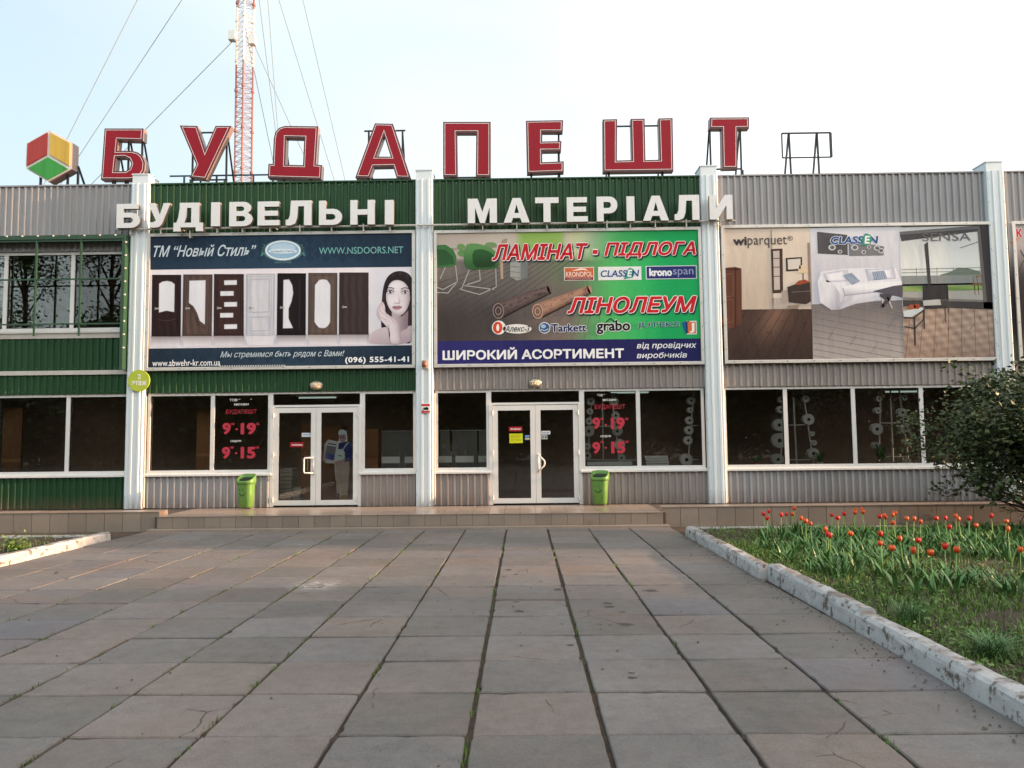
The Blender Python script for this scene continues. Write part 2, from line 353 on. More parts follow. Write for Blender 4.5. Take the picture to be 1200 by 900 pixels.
# text as flat triangles in a unit box; cached
def text_tris(body, bold=0., shear=0., spacing=1.0):
    c = bpy.data.curves.new('lettering', 'FONT'); c.body = body; c.shear = shear; c.resolution_u = 3; c.space_character = spacing
    o = bpy.data.objects.new('lettering', c); COL.objects.link(o)
    dg = bpy.context.evaluated_depsgraph_get(); dg.update()
    ev = o.evaluated_get(dg); me = ev.to_mesh()
    vs = [(v.co.x, v.co.y) for v in me.vertices]; fs = [tuple(p.vertices) for p in me.polygons]
    ev.to_mesh_clear(); bpy.data.objects.remove(o); bpy.data.curves.remove(c)
    return vs, fs
class Art(MB):
    """printed picture on the plane y=Y, drawn in measured picture coordinates and laid on the real board"""
    def __init__(s, ox, oy, sc, Y): super().__init__(); s.ox, s.oy, s.sc, s.Y = ox, oy, sc, Y
    def w(s, x, y): return at(s.ox+x/s.sc, s.oy+y/s.sc, s.Y)
    def yl(s, l): return s.Y-.0016*l
    def flat(s, pts, fs, col, l): s.add([(x, s.yl(l), z) for x, z in pts], fs, 0, [lin(col)]*len(pts) if not isinstance(col, list) else [lin(c) for c in col])
    def poly(s, pts, col, l, holes=()):
        cs = [[s.w(*p) for p in pts]]+[[s.w(*p) for p in h] for h in holes]
        fl = [p for c in cs for p in c]
        tr = tessellate_polygon([[Vector((x, z, 0)) for x, z in c] for c in cs])
        out = []
        for t in tr:
            a, b, c = (fl[i] for i in t)
            out.append(tuple(t) if (b[0]-a[0])*(c[1]-a[1])-(b[1]-a[1])*(c[0]-a[0]) > 0 else (t[0], t[2], t[1]))
        s.flat(fl, out, col, l)
    def shade(s, pts, fn, l, rings=7, ctr=None):
        cx, cy = ctr or (sum(p[0] for p in pts)/len(pts), sum(p[1] for p in pts)/len(pts)); n = len(pts); vs = []; cs = []
        for k in range(rings+1):
            for x, y in pts:
                q = (cx+(x-cx)*max(.001, k/rings), cy+(y-cy)*max(.001, k/rings)); vs.append(s.w(*q)); cs.append(tuple(max(0, min(255, v)) for v in fn(*q, k/rings)))
        a = sum(pts[i][0]*pts[(i+1) % n][1]-pts[(i+1) % n][0]*pts[i][1] for i in range(n))
        fs = [((k*n+i, k*n+(i+1) % n, (k+1)*n+(i+1) % n, (k+1)*n+i) if a > 0 else (k*n+i, (k+1)*n+i, (k+1)*n+(i+1) % n, k*n+(i+1) % n)) for k in range(rings) for i in range(n)]
        s.flat(vs, fs, cs, l)
    def quad(s, a, b, c, d, col, l): s.flat([s.w(*p) for p in (a, b, c, d)], [(0, 3, 2, 1)], col, l)
    def rect(s, x0, y0, x1, y1, col, l):
        X0, _ = s.w(x0, (y0+y1)/2); X1, _ = s.w(x1, (y0+y1)/2); _, Z0 = s.w((x0+x1)/2, y0); _, Z1 = s.w((x0+x1)/2, y1)
        s.flat([(X0, Z0), (X1, Z0), (X1, Z1), (X0, Z1)], [(0, 3, 2, 1)], col, l)
    def grid(s, c4, nx, ny, fn, l):
        vs = []; cs = []
        for j in range(ny+1):
            for i in range(nx+1):
                u, v = i/nx, j/ny
                x = (c4[0][0]*(1-u)+c4[1][0]*u)*(1-v)+(c4[3][0]*(1-u)+c4[2][0]*u)*v
                y = (c4[0][1]*(1-u)+c4[1][1]*u)*(1-v)+(c4[3][1]*(1-u)+c4[2][1]*u)*v
                vs.append(s.w(x, y)); cs.append(tuple(max(0, min(255, q)) for q in fn(x, y)))
        fs = [(j*(nx+1)+i, (j+1)*(nx+1)+i, (j+1)*(nx+1)+i+1, j*(nx+1)+i+1) for j in range(ny) for i in range(nx)]
        s.flat(vs, fs, cs, l)
    def line(s, pts, wd, col, l):
        for (a, b) in zip(pts, pts[1:]):
            dx, dy = b[0]-a[0], b[1]-a[1]; q = math.hypot(dx, dy) or 1; nx, ny = -dy/q*wd/2, dx/q*wd/2
            s.quad((a[0]-nx, a[1]-ny), (b[0]-nx, b[1]-ny), (b[0]+nx, b[1]+ny), (a[0]+nx, a[1]+ny), col, l)
    def ell(s, cx, cy, rx, ry, col, l, rot=0, a0=0, a1=360, n=22):
        c, q = math.cos(R(rot)), math.sin(R(rot)); pts = []
        for i in range(n if a1-a0 >= 360 else n+1):
            t = R(a0+(a1-a0)*i/n); x, y = rx*math.cos(t), ry*math.sin(t); pts.append((cx+x*c-y*q, cy+x*q+y*c))
        s.poly(pts, col, l)
    def ring(s, cx, cy, rx, ry, wd, col, l, a0=0, a1=360, n=24):
        pts = [(cx+rx*math.cos(R(a0+(a1-a0)*i/n)), cy+ry*math.sin(R(a0+(a1-a0)*i/n))) for i in range(n+1)]
        s.line(pts, wd, col, l)
    def text(s, body, x0, y0, x1, y1, col, l, bold=0., shear=0., outline=None, tilt=.012, spacing=1.0):
        vs, fs = text_tris(body, 0, shear, spacing)
        if not vs: return
        cut = (x1-x0)*tilt/2; y0 += cut; y1 -= cut
        bx0, bx1 = min(v[0] for v in vs)-bold, max(v[0] for v in vs)+bold; by0, by1 = min(v[1] for v in vs)-bold, max(v[1] for v in vs)+bold
        X0, _ = s.w(x0, (y0+y1)/2); X1, _ = s.w(x1, (y0+y1)/2); _, Z1 = s.w((x0+x1)/2, y0); _, Z0 = s.w((x0+x1)/2, y1)
        def put(col, l, ox, oy, dx=0, dz=0):
            s.flat([(X0+(x+ox-bx0)/(bx1-bx0)*(X1-X0)+dx, Z0+(y+oy-by0)/(by1-by0)*(Z1-Z0)+dz) for x, y in vs], fs, col, l)
        def fat(col, l, r, dx=0, dz=0):
            n = 8 if r > .004 else 0
            for k in range(n): a = 2*math.pi*k/n; put(col, l-.05-.05*k, r*math.cos(a), r*math.sin(a), dx, dz)
            put(col, l, 0, 0, dx, dz)
        if outline:
            for oc, ob, dx, dz, dl in outline: fat(oc, l+dl, bold+ob, dx, dz)
        fat(col, l, bold)

# ================================================================== SETTING
FY = 16.3                      # facade plane
PORCH_Z, PORCH_Y = .26, 14.42
PITCHX, PITCHY, JX0, JY0 = .737, .719, -.31, 4.351
g = MB(); g.add([(-900, -900, -.06), (900, -900, -.06), (900, 900, -.06), (-900, 900, -.06)], [(0, 1, 2, 3)]); struct('ground', g, M['asphalt'])
g = MB(); g.add([(-7.2, -6, -.022), (2.9, -6, -.022), (2.9, 14.5, -.022), (-7.2, 14.5, -.022)], [(0, 1, 2, 3)]); 
g.add([(-30, 13.0, -.024), (30, 13.0, -.024), (30, 14.7, -.024), (-30, 14.7, -.024)], [(0, 1, 2, 3)]); struct('joint_soil', g, M['soil'])
g = MB(); SLAB = {}
for i in range(-9, 4):
    for j in range(-14, 14):
        x0 = JX0+PITCHX*i; x1 = x0+PITCHX; y0 = JY0+PITCHY*j; y1 = y0+PITCHY
        gx = .015 if i in (0, 1) else .009; gx2 = .015 if i in (-1, 0) else .009
        if i == 3: gx2 = -.02-.011*max(0, 12-y0)
        gy = .009
        dz = rnd.uniform(-.004, .004); tx, ty = rnd.uniform(-.004, .004), rnd.uniform(-.003, .003); SLAB[i, j] = (dz, tx, ty)
        a, b, c, d = x0+gx+rnd.uniform(-.004, .004), x1-gx2+rnd.uniform(-.004, .004), y0+gy+rnd.uniform(-.002, .002), y1-gy+rnd.uniform(-.002, .002)
        near = y0 < 9
        n = 9 if near else 4
        def chip():
            q = abs(rnd.gauss(0, .0022))
            return q+(rnd.uniform(.006, .02) if near and rnd.random() < .05 else 0)
        out = []
        for (px, py, qx, qy, nx, ny) in ((a, c, b, c, 0, 1), (b, c, b, d, -1, 0), (b, d, a, d, 0, -1), (a, d, a, c, 1, 0)):
            for k in range(n):
                u = k/n; h = chip() if k else 0; cn = rnd.choice((.003, .004, .010)) if k == 0 and near else .004
                out.append((px+(qx-px)*u+nx*h+(cn*(1 if px == a else -1) if k == 0 else 0), py+(qy-py)*u+ny*h+(cn*(1 if py == c else -1) if k == 0 else 0)))
        mx_, my_ = (a+b)/2, (c+d)/2
        zf = lambda x, y: dz+tx*((x-x0)/PITCHX-.5)*2+ty*((y-y0)/PITCHY-.5)*2
        def inset(e): return [(x+(mx_-x)/abs(mx_-x+1e-9)*min(e, abs(mx_-x)), y+(my_-y)/abs(my_-y+1e-9)*min(e, abs(my_-y))) for x, y in out]
        N_ = len(out); top = inset(.007)
        vs = [(x, y, -.05) for x, y in out]+[(x, y, zf(x, y)-.008) for x, y in out]+[(x, y, zf(x, y)) for x, y in top]
        fs = [(r*N_+k, r*N_+(k+1) % N_, (r+1)*N_+(k+1) % N_, (r+1)*N_+k) for r in (0, 1) for k in range(N_)]+[tuple(2*N_+k for k in range(N_))]
        g.add(vs, fs)
def slab_z(x, y):
    i, j = math.floor((x-JX0)/PITCHX), math.floor((y-JY0)/PITCHY)
    dz, tx, ty = SLAB.get((i, j), (0, 0, 0)); return dz+tx*((x-JX0)/PITCHX-i-.5)*2+ty*((y-JY0)/PITCHY-j-.5)*2
struct('paving', g, M['paving'])
# dark oil spots on the slabs
g = MB()
for (cx, cy, r1, r2) in [(608, 716, 13, 2.6), (605, 705, 8, 1.6), (596, 668, 8, 2), (654, 691, 12, 2.4), (590, 676, 6, 1), (634, 682, 6, 1), (712, 707, 12, 2.4), (715, 711, 14, 2.4), (762, 692, 18, 3), (733, 732, 20, 3.4), (704, 732.5, 4, 1.2), (714.5, 732.7, 5, 1), (611, 756.5, 5, 1.2), (668, 755.5, 9, 2.2), (741, 795, 12, 3), (740, 789.5, 8, 2.5), (729, 717.5, 7, 1.6), (605, 673, 5, 1)]:
    X, Y = gr(cx, cy); z = slab_z(X, Y)+.0006; rx = r1/2*Y/F_PX; ry = r2/2*Y*Y/F_PX/CAM_H
    rx = max(rx, .02); ry = max(ry, .02); pts = []
    for t in range(14):
        q = rnd.uniform(.6, 1.25); pts.append((X+rx*q*math.cos(t*math.pi/7), Y+ry*q*math.sin(t*math.pi/7)))
    g.add([(px_, py_, slab_z(px_, py_)+.0012) for px_, py_ in pts], [tuple(range(14))])
struct('stain', g, M['stain'])
# crumbs of concrete, twigs and leaf litter along the kerb and in the joints
g = MB()
for k in range(420):
    if k < 260: x = 2.64 - abs(rnd.gauss(0, .12))+.02*(13-k/22)/3; y = rnd.uniform(3.5, 13)
    else: x = rnd.uniform(-6.8, 2.5); y = rnd.uniform(3.2, 14)
    r = rnd.uniform(.004, .013); a = rnd.uniform(0, 3)
    vs = [(x+r*math.cos(a+t*1.57)*rnd.uniform(.6, 1.3), y+r*math.sin(a+t*1.57)*rnd.uniform(.6, 1.3), .006) for t in range(4)]+[(x, y, .008+r*.7)]
    g.add(vs, [(0, 1, 4), (1, 2, 4), (2, 3, 4), (3, 0, 4)])
tag(g.build('litter', mat('litter_bits', '5a4c40', .9, 0, .4, 30, island=.5)), kind='stuff')
# soil beds
def bed(name, x0, x1, y0, y1, z):
    nx, ny = int((x1-x0)*5), int((y1-y0)*5); b = MB()
    vs = [(x0+(x1-x0)*i/nx, y0+(y1-y0)*j/ny, z+rnd.uniform(-.018, .018)) for j in range(ny+1) for i in range(nx+1)]
    b.add(vs, [(j*(nx+1)+i, j*(nx+1)+i+1, (j+1)*(nx+1)+i+1, (j+1)*(nx+1)+i) for j in range(ny) for i in range(nx)])
    struct(name, b, M['soil'], True)
KXR, KXL, BEDY = 2.64, -6.93, 13.15
bed('flowerbed_soil', KXR+.2, 22, -4, BEDY+.3, .06)
bed('lawn_soil', -20, KXL-.1, -4, BEDY, .05)
def kerb_piece(b, x0, x1, y0, y1, h, jz=.008):
    n = max(2, int((y1-y0)/.18)); k = len(b.v)
    prof = [(x0, 0), (x0+.002, h*.35), (x0+.004, h*.65), (x0+.008, h-.03), (x0+.028, h), (x0+.08, h+.003), (x1-.03, h), (x1-.006, h-.03), (x1, 0)]
    vs = []
    for j in range(n+1):
        y = y0+(y1-y0)*j/n
        for q, (x, z) in enumerate(prof): vs.append((x+rnd.uniform(-jz, jz)*.5, y+(rnd.uniform(-.01, .01) if 0 < j < n else 0), z-.05*(z == 0)+(rnd.uniform(-jz, jz)*.6 if z > 0 else 0)))
    P = len(prof); fs = [(j*P+q, (j+1)*P+q, (j+1)*P+q+1, j*P+q+1) for j in range(n) for q in range(P-1)]
    fs += [tuple(range(P)), tuple(n*P+q for q in range(P-1, -1, -1))]; b.add(vs, fs)
g = MB()
y = -3.0
ys = [-3, -.9, 1.5, 3.9, 6.62, 9.0, 11.1, 13.1]
for a, b_ in zip(ys, ys[1:]):
    o = rnd.uniform(-.02, .02) + (.03 if a == 6.62 else 0) + .012*(13-a)
    kerb_piece(g, KXR+o, KXR+.17+o, a+.011, b_-.011, .15+rnd.uniform(-.012, .012)+(.012 if a < 6.7 else 0))
struct('kerb', g, M['kerb'])
g = MB()
for a, b_ in zip([4, 7, 10.0], [7, 10.0, 13.1]): kerb_piece(g, KXL-.17, KXL, a+.006, b_-.006, .135)
struct('kerb', g, M['kerb'])
g = MB()
for x in range(0, 16): g.box(KXL-.2-1.2*(x+1), KXL-.21-1.2*x, BEDY-.05, BEDY+.04, -.05, .085+rnd.uniform(-.008, .008), ch=.01)
for x in range(0, 16): g.box(KXR+.2+1.2*x, KXR+.19+1.2*(x+1), BEDY+.25, BEDY+.33, -.05, .085+rnd.uniform(-.008, .008), ch=.01)
struct('bed_edging', g, M['kerb'])

# ================================================================== BUILDING
bld = thing('store_building', 'long two storey building supplies store clad in grey, green and white corrugated metal', 'building', (1, FY, 0))
PC = [-14.15, -8.13, -2.04, 4.01, 10.03, 16.1]
def corr(name, x0, x1, z0, z1, mt, y=FY, pitch=.14, dep=.036):
    """trapezoid sheet: ribs towards the viewer"""
    b = MB(); xs = []; x = x0; k = math.ceil(x0/pitch)-1
    prof = []
    while k*pitch < x1+pitch:
        q = k*pitch
        for dx, dy in ((0, 0), (.072, 0), (.09, -dep), (.122, -dep)): prof.append((q+dx, y+dy))
        k += 1
    prof = [p for p in prof if x0 < p[0] < x1]; prof = [(x0, prof[0][1])]+prof+[(x1, prof[-1][1])]
    n = len(prof)
    vs = [(px, py, z0) for px, py in prof]+[(px, py, z1) for px, py in prof]
    b.add(vs, [(i, i+1, n+i+1, n+i) for i in range(n-1)])
    # screws
    for z in (z0+.05, z1-.05):
        kk = math.ceil(x0/pitch)
        while kk*pitch < x1-.05:
            cx = kk*pitch+.04
            if kk % 2 == 0: b.box(cx-.006, cx+.006, y-.008, y+.001, z-.006, z+.006, 1)
            kk += 1
    b.box(x0, x1, y+.02, y+.14, z0, z1, 2)
    return b.build(name, [mt, M['metal'], M['wallback']], bld)
def trim(name, x0, x1, z0, z1, y0, y1, mt): b = MB(); b.box(x0, x1, y0, y1, z0, z1); return b.build(name, mt, bld)
def window(x0, x1, z0, z1, mull, sill=True, trans=(), fw=.06, name='window', y=FY):
    """white frame with panes; x0..x1 outer"""
    yf, yb = y+.03, y+.10
    b = MB(); b.box(x0, x1, yf, yb, z0, z0+fw); b.box(x0, x1, yf, yb, z1-fw, z1)
    b.box(x0, x0+fw, yf, yb, z0+fw, z1-fw); b.box(x1-fw, x1, yf, yb, z0+fw, z1-fw)
    for mx in mull: b.box(mx-.042, mx+.042, yf+.004, yb, z0+fw, z1-fw)
    edges = [x0+fw]+[e for mx in mull for e in (mx-.042, mx+.042)]+[x1-fw]
    for tz in trans:
        for a, c in zip(edges[::2], edges[1::2]): b.box(a, c, yf+.006, yb, tz-.03, tz+.03)
    # rubber seals round each pane
    for a, c in zip(edges[::2], edges[1::2]):
        for (p, q, u, v) in ((a, a+.008, z0+fw, z1-fw), (c-.008, c, z0+fw, z1-fw), (a+.008, c-.008, z0+fw, z0+fw+.008), (a+.008, c-.008, z1-fw-.008, z1-fw)):
            b.box(p, q, yf+.025, yb-.01, u, v, 1)
    o = b.build(name, [M['pvc'], M['darksteel']], bld)
    p = MB()
    for a, c in zip(edges[::2], edges[1::2]): p.add([(a, y+.072, z0+fw), (c, y+.072, z0+fw), (c, y+.072, z1-fw), (a, y+.072, z1-fw)], [(0, 1, 2, 3)])
    p.build('pane', M['glass'], o)
    if sill:
        q = MB(); q.add([(x0-.04, y+.03, z0+.005), (x1+.04, y+.03, z0+.005), (x1+.04, y-.075, z0-.025), (x0-.04, y-.075, z0-.025), (x0-.04, y-.075, z0-.06), (x1+.04, y-.075, z0-.06), (x1+.04, y+.03, z0-.06), (x0-.04, y+.03, z0-.06)],
                        [(3, 2, 1, 0), (4, 5, 2, 3), (7, 6, 5, 4), (0, 7, 4, 3), (1, 2, 5, 6)])
        q.build('sill', M['pvc'], o)
    return o
def pilaster(cx):
    wd = .18
    def run(z0, z1, wd, y):
        b = MB(); prof = [(-wd, FY), (-wd, y), (-wd+.03, y-.012), (-wd+.05, y), (-.085, y), (-.07, y-.028), (-.03, y-.028), (-.015, y), (.06, y), (.075, y-.028), (.115, y-.028), (.13, y), (wd-.03, y), (wd-.015, y-.012), (wd, y), (wd, FY)]
        n = len(prof); b.add([(cx+a, c, z0) for a, c in prof]+[(cx+a, c, z1) for a, c in prof], [(i, i+1, n+i+1, n+i) for i in range(n-1)])
        b.add([(cx-wd, y, z1), (cx+wd, y, z1), (cx+wd, FY+.3, z1), (cx-wd, FY+.3, z1)], [(0, 1, 2, 3)])
        return b
    b = run(PORCH_Z, 7.17, wd, FY-.13)
    b.box(cx-.17, cx+.17, FY-.12, FY+.35, 7.17, 7.36)
    b.box(cx-.185, cx+.185, FY-.135, FY+.365, 7.36, 7.385)
    for s in (-1, 1):
        for k in range(14):
            z = .5+k*.5; b.box(cx+s*.165-.006, cx+s*.165+.006, FY-.15, FY-.13, z-.006, z+.006, 1)
    b.box(cx-.182, cx+.182, FY-.133, FY-.02, 3.62, 3.635)
    o = b.build('pilaster', [M['white'], M['metal']], bld)
    p = MB(); p.tube([(cx+.205, FY-.06, PORCH_Z+.02), (cx+.205, FY-.06, 2.6)], .018, 8); p.build('downpipe', M['trim'], o)
for c in PC: pilaster(c)
E_ = lambda i: (PC[i]+.18, PC[i+1]-.18)
# bay 0 (left): two glazed storeys
x0, x1 = E_(0)
corr('wall_panel', x0, x1, 5.74, 7.17, M['grey'])
corr('wall_panel', x0, x1, 3.17, 3.86, M['green'])
corr('wall_panel', x0, x1, 2.67, 3.08, M['green'])
corr('wall_panel', x0, x1, PORCH_Z, .94, M['green'])
trim('cladding_rail', x0, x1, 3.08, 3.17, FY-.06, FY+.14, M['trim'])
trim('cladding_rail', x0, x1, 3.86, 4.0, FY-.045, FY+.14, M['trim'])
window(x0+.02, x1-.0, 4.03, 5.74, [-9.62, -11.07, -12.5])
window(x0+.02, x1-.0, 0.98, 2.67, [-9.63, -11.17, -12.6])
# green steel grille in front of the upper window
g = MB(); gy = FY-.28
zt, zb = 6.0, 3.16
for x in (-13.2, -12.2, -11.18, -10.22, -9.27, -8.36): g.bar((x, gy, zb+(.72 if x > -13 and x < -8.5 else 0)), (x, gy, zt), .035)
for z in (4.13, 5.08, 5.9): g.bar((-13.9, gy, z), (-8.36, gy, z), .03)
g.box(-13.9, -8.33, gy-.03, gy+.28, zt-.07, zt+.02); g.box(-8.40, -8.33, gy-.02, gy+.28, zb, zt-.07)
for x in (-11.18, -10.22, -9.27): g.bar((x, gy, 4.13), (x, FY, 4.13), .025)
gl = g.build('window_grille', M['greensteel'], bld)
for k in range(9): g = MB(); g.box(-8.33, -8.30, gy-.03, gy-.005, 3.6+k*.28, 3.63+k*.28); g.build('stud', M['outline'], gl)
for k in range(14): g = MB(); g.box(-8.55-k*.33, -8.52-k*.33, gy-.045, gy-.028, 5.99, 6.02); g.build('stud', M['outline'], gl)
# bay 1
x0, x1 = E_(1)
corr('wall_panel', x0, x1, 6.04, 7.17, M['green'])
corr('wall_panel', x0, x1, 2.67, 3.2, M['green'])
trim('wall_core', x0, x1, 3.2, 6.04, FY+.02, FY+.14, M['wallback'])
corr('wall_panel', x0, -5.31, PORCH_Z, .94, M['grey'])
corr('wall_panel', -3.38, x1, PORCH_Z, .94, M['browngrey'])
window(x0+.02, -5.31, .98, 2.67, [-6.55])
window(-5.31, -3.38, 2.345, 2.67, [], sill=False, fw=.045)
window(-3.38, x1-.02, .98, 2.67, [])
# bay 2
x0, x1 = E_(2)
corr('wall_panel', x0, x1, 6.04, 7.17, M['green'])
corr('wall_panel', x0, x1, 2.67, 3.2, M['browngrey'])
trim('wall_core', x0, x1, 3.2, 6.04, FY+.02, FY+.14, M['wallback'])
corr('wall_panel', x0, -.70, PORCH_Z, .94, M['browngrey'])
corr('wall_panel', 1.24, x1, PORCH_Z, .94, M['browngrey'])
window(x0+.02, -.70, .98, 2.67, [])
window(-.70, 1.24, 2.345, 2.67, [], sill=False, fw=.045)
window(1.24, x1-.02, .98, 2.67, [2.43])
# bays 3 and 4
for i in (3, 4):
    x0, x1 = E_(i)
    corr('wall_panel', x0, x1, 6.04, 7.17, M['grey'])
    corr('wall_panel', x0, x1, 2.67, 3.2, M['browngrey'])
    corr('wall_panel', x0, x1, PORCH_Z, .94, M['grey'])
    trim('wall_core', x0, x1, 3.2, 6.04, FY+.02, FY+.14, M['wallback'])
    window(x0+.02, x1-.02, .98, 2.67, [x0+1.32+1.415*k for k in range(3)])
# parapet coping and the pipe under the letters
for i, mt in ((0, 'grey'), (1, 'green'), (2, 'green'), (3, 'grey'), (4, 'grey')):
    x0, x1 = E_(i); trim('coping', x0, x1, 7.17, 7.20, FY-.045, FY+.2, M[mt])
# door jamb strips at floor level
for x in (-5.31, -3.38, -.70, 1.24):
    a, b_ = (x-.0, x+.07) if x in (-5.31, -.70) else (x-.07, x)
    trim('door_post', a, b_, PORCH_Z, 2.345, FY-.01, FY+.12, M['pvc'])
def door_leaf(x0, x1, hinge_left, hand):
    z0, z1 = PORCH_Z+.03, 2.33; y0, y1 = FY+.0, FY+.07; f = .105
    b = MB(); b.box(x0, x0+f, y0, y1, z0, z1); b.box(x1-f, x1, y0, y1, z0, z1)
    b.box(x0+f, x1-f, y0, y1, z0, z0+f); b.box(x0+f, x1-f, y0, y1, z1-f, z1)
    for (p, q, u, v) in ((x0+f, x0+f+.01, z0+f, z1-f), (x1-f-.01, x1-f, z0+f, z1-f), (x0+f+.01, x1-f-.01, z0+f, z0+f+.01), (x0+f+.01, x1-f-.01, z1-f-.01, z1-f)):
        b.box(p, q, y0+.02, y1-.01, u, v, 1)
    o = b.build('door_leaf', [M['pvc'], M['darksteel']], bld)
    p = MB(); p.add([(x0+f, y0+.04, z0+f), (x1-f, y0+.04, z0+f), (x1-f, y0+.04, z1-f), (x0+f, y0+.04, z1-f)], [(0, 1, 2, 3)]); p.build('glass', M['glass'], o)
    for z in (z0+.12, z0+1.05, z1-.16):
        h = MB(); hx = x0+.0 if hinge_left else x1
        h.tube([(hx, y0-.02, z-.05), (hx, y0-.02, z+.05)], .014, 8); h.box(hx-.05, hx+.05, y0-.013, y0-.002, z-.02, z+.02); h.build('hinge', M['pvc'], o)
    if hand:
        h = MB(); hx = x1-.05 if hinge_left else x0+.05; s = -1 if hinge_left else 1; z = 1.12
        if hand == 'loop':
            h.tube([(hx, y0, z+.16), (hx, y0-.07, z+.16), (hx+s*.16, y0-.08, z+.16), (hx+s*.175, y0-.08, z+.13), (hx+s*.175, y0-.08, z-.13), (hx+s*.16, y0-.08, z-.16), (hx, y0-.07, z-.16), (hx, y0, z-.16)], .017, 8)
        else:
            h.tube([(hx, y0, z+.17), (hx, y0-.05, z+.17), (hx+.12, y0-.08, z+.05), (hx+.13, y0-.08, z), (hx+.12, y0-.08, z-.05), (hx, y0-.05, z-.17), (hx, y0, z-.17)], .017, 8)
        h.box(hx-.02, hx+.02, y0-.012, y0-.001, z-.19, z+.19)
        h.build('handle', M['pvc'], o, True)
door_leaf(-5.235, -4.345, True, 'loop'); door_leaf(-4.34, -3.455, False, None)
door_leaf(-.625, .268, True, None); door_leaf(.273, 1.165, False, 'bow')
# roof, side walls, floors and back of the building
LX, RX, BY = -14.3, 16.3, 27
b = MB(); b.box(LX, RX, FY+.35, BY, 6.75, 6.9); b.box(LX, RX, FY+.14, FY+.26, 6.6, 7.165); b.build('roof', M['wallback'], bld)
b = MB(); b.box(LX, LX+.2, FY+.16, BY, 0, 6.74); b.build('side_wall', M['grey'], bld)
b = MB(); b.box(RX-.2, RX, FY+.16, BY, 0, 6.74); b.build('side_wall', M['grey'], bld)
b = MB(); b.box(LX+.2, RX-.2, BY-.2, BY, 0, 6.74); b.build('rear_wall', M['grey'], bld)
b = MB(); b.box(LX+.2, RX-.2, FY+.15, BY-.2, 3.02, 3.3); b.build('upper_floor', M['interior'], bld)
b = MB(); b.box(LX+.2, RX-.2, FY+.15, BY-.2, .1, PORCH_Z); b.build('shop_floor', M['intfloor'], bld)
b = MB(); b.box(LX+.2, RX-.2, 21.0, 21.1, PORCH_Z, 3.02); b.box(LX+.2, RX-.2, 21.0, 21.1, 3.3, 6.7); b.build('partition_wall', M['interior'], bld)
# porch with tiles
PXL, PXR = -6.78, 2.56
b = MB(); b.box(PXL-.05, PXR+.05, PORCH_Y+.012, FY+.14, -.05, PORCH_Z-.012, 1); b.box(LX, PXL-.05, PORCH_Y+.3, FY+.14, -.05, PORCH_Z-.012, 1); b.box(PXR+.05, RX, PORCH_Y+.3, FY+.14, -.05, PORCH_Z-.012, 1); b.box(PXL-.1, PXR+.1, PORCH_Y-.19, PORCH_Y+.01, -.05, .038, 2, ch=.006)
n = int((PXR-PXL)/.3)
for i in range(n+1):
    a, c = PXL+i*(PXR-PXL)/(n+1)+.003, PXL+(i+1)*(PXR-PXL)/(n+1)-.003
    b.box(a, c, PORCH_Y-.0, PORCH_Y+.011, .042, PORCH_Z-.014, 2)
    y = PORCH_Y-.015
    while y < FY-.16:
        y2 = min(y+.31, FY-.155); b.box(a, c, y+.003, y2-.003, PORCH_Z-.0118, PORCH_Z, 0); y += .31
b.build('porch', [M['floortile'], M['grout'], M['tile']], bld)
def parapet(x0, x1):
    b = MB(); y0, y1, zt = PORCH_Y+.08, PORCH_Y+.43, .345
    b.box(x0+.012, x1-.012, y0+.012, y1, -.05, zt-.012, 1)
    n = max(1, round((x1-x0)/.335))
    for i in range(n):
        a, c = x0+i*(x1-x0)/n+.004, x0+(i+1)*(x1-x0)/n-.004
        b.box(a, c, y0, y0+.011, -.04, zt-.016, 0); b.box(a, c, y0-.012, y1+.01, zt-.0115, zt+.002, 2)
    for xe in (x0, x1-.011): b.box(xe, xe+.011, y0+.015, y1, -.04, zt-.016, 2)
    return b.build('porch_kerb_wall', [M['tile'], M['grout'], M['floortile']], bld)
parapet(LX, PXL); parapet(PXR, RX)
# fluorescent fittings inside: middle pair seen through the glass, outer pair added for light
for px, py in ((60, 455), (372, 467), (738, 461), (1060, 460)):
    X, Z = at(px, py, 18.6); b = MB(); b.box(X-.5, X+.5, 18.5, 18.7, Z+.04, Z+.09); o = b.build('ceiling_light', M['pvc'], bld)
    q = MB(); q.tube([(X-.45, 18.6, Z+.02), (X+.45, 18.6, Z+.02)], .018, 8); q.build('tube', M['tube'], o)
    ld = bpy.data.lights.new('tube_light', 'AREA'); ld.shape = 'RECTANGLE'; ld.size = .9; ld.size_y = .05; ld.energy = 3.0; ld.color = (1, .92, .84)
    lo = bpy.data.objects.new('tube_light', ld); COL.objects.link(lo); lo.parent = o; lo.location = (X-1, 18.6-FY, Z-.01)
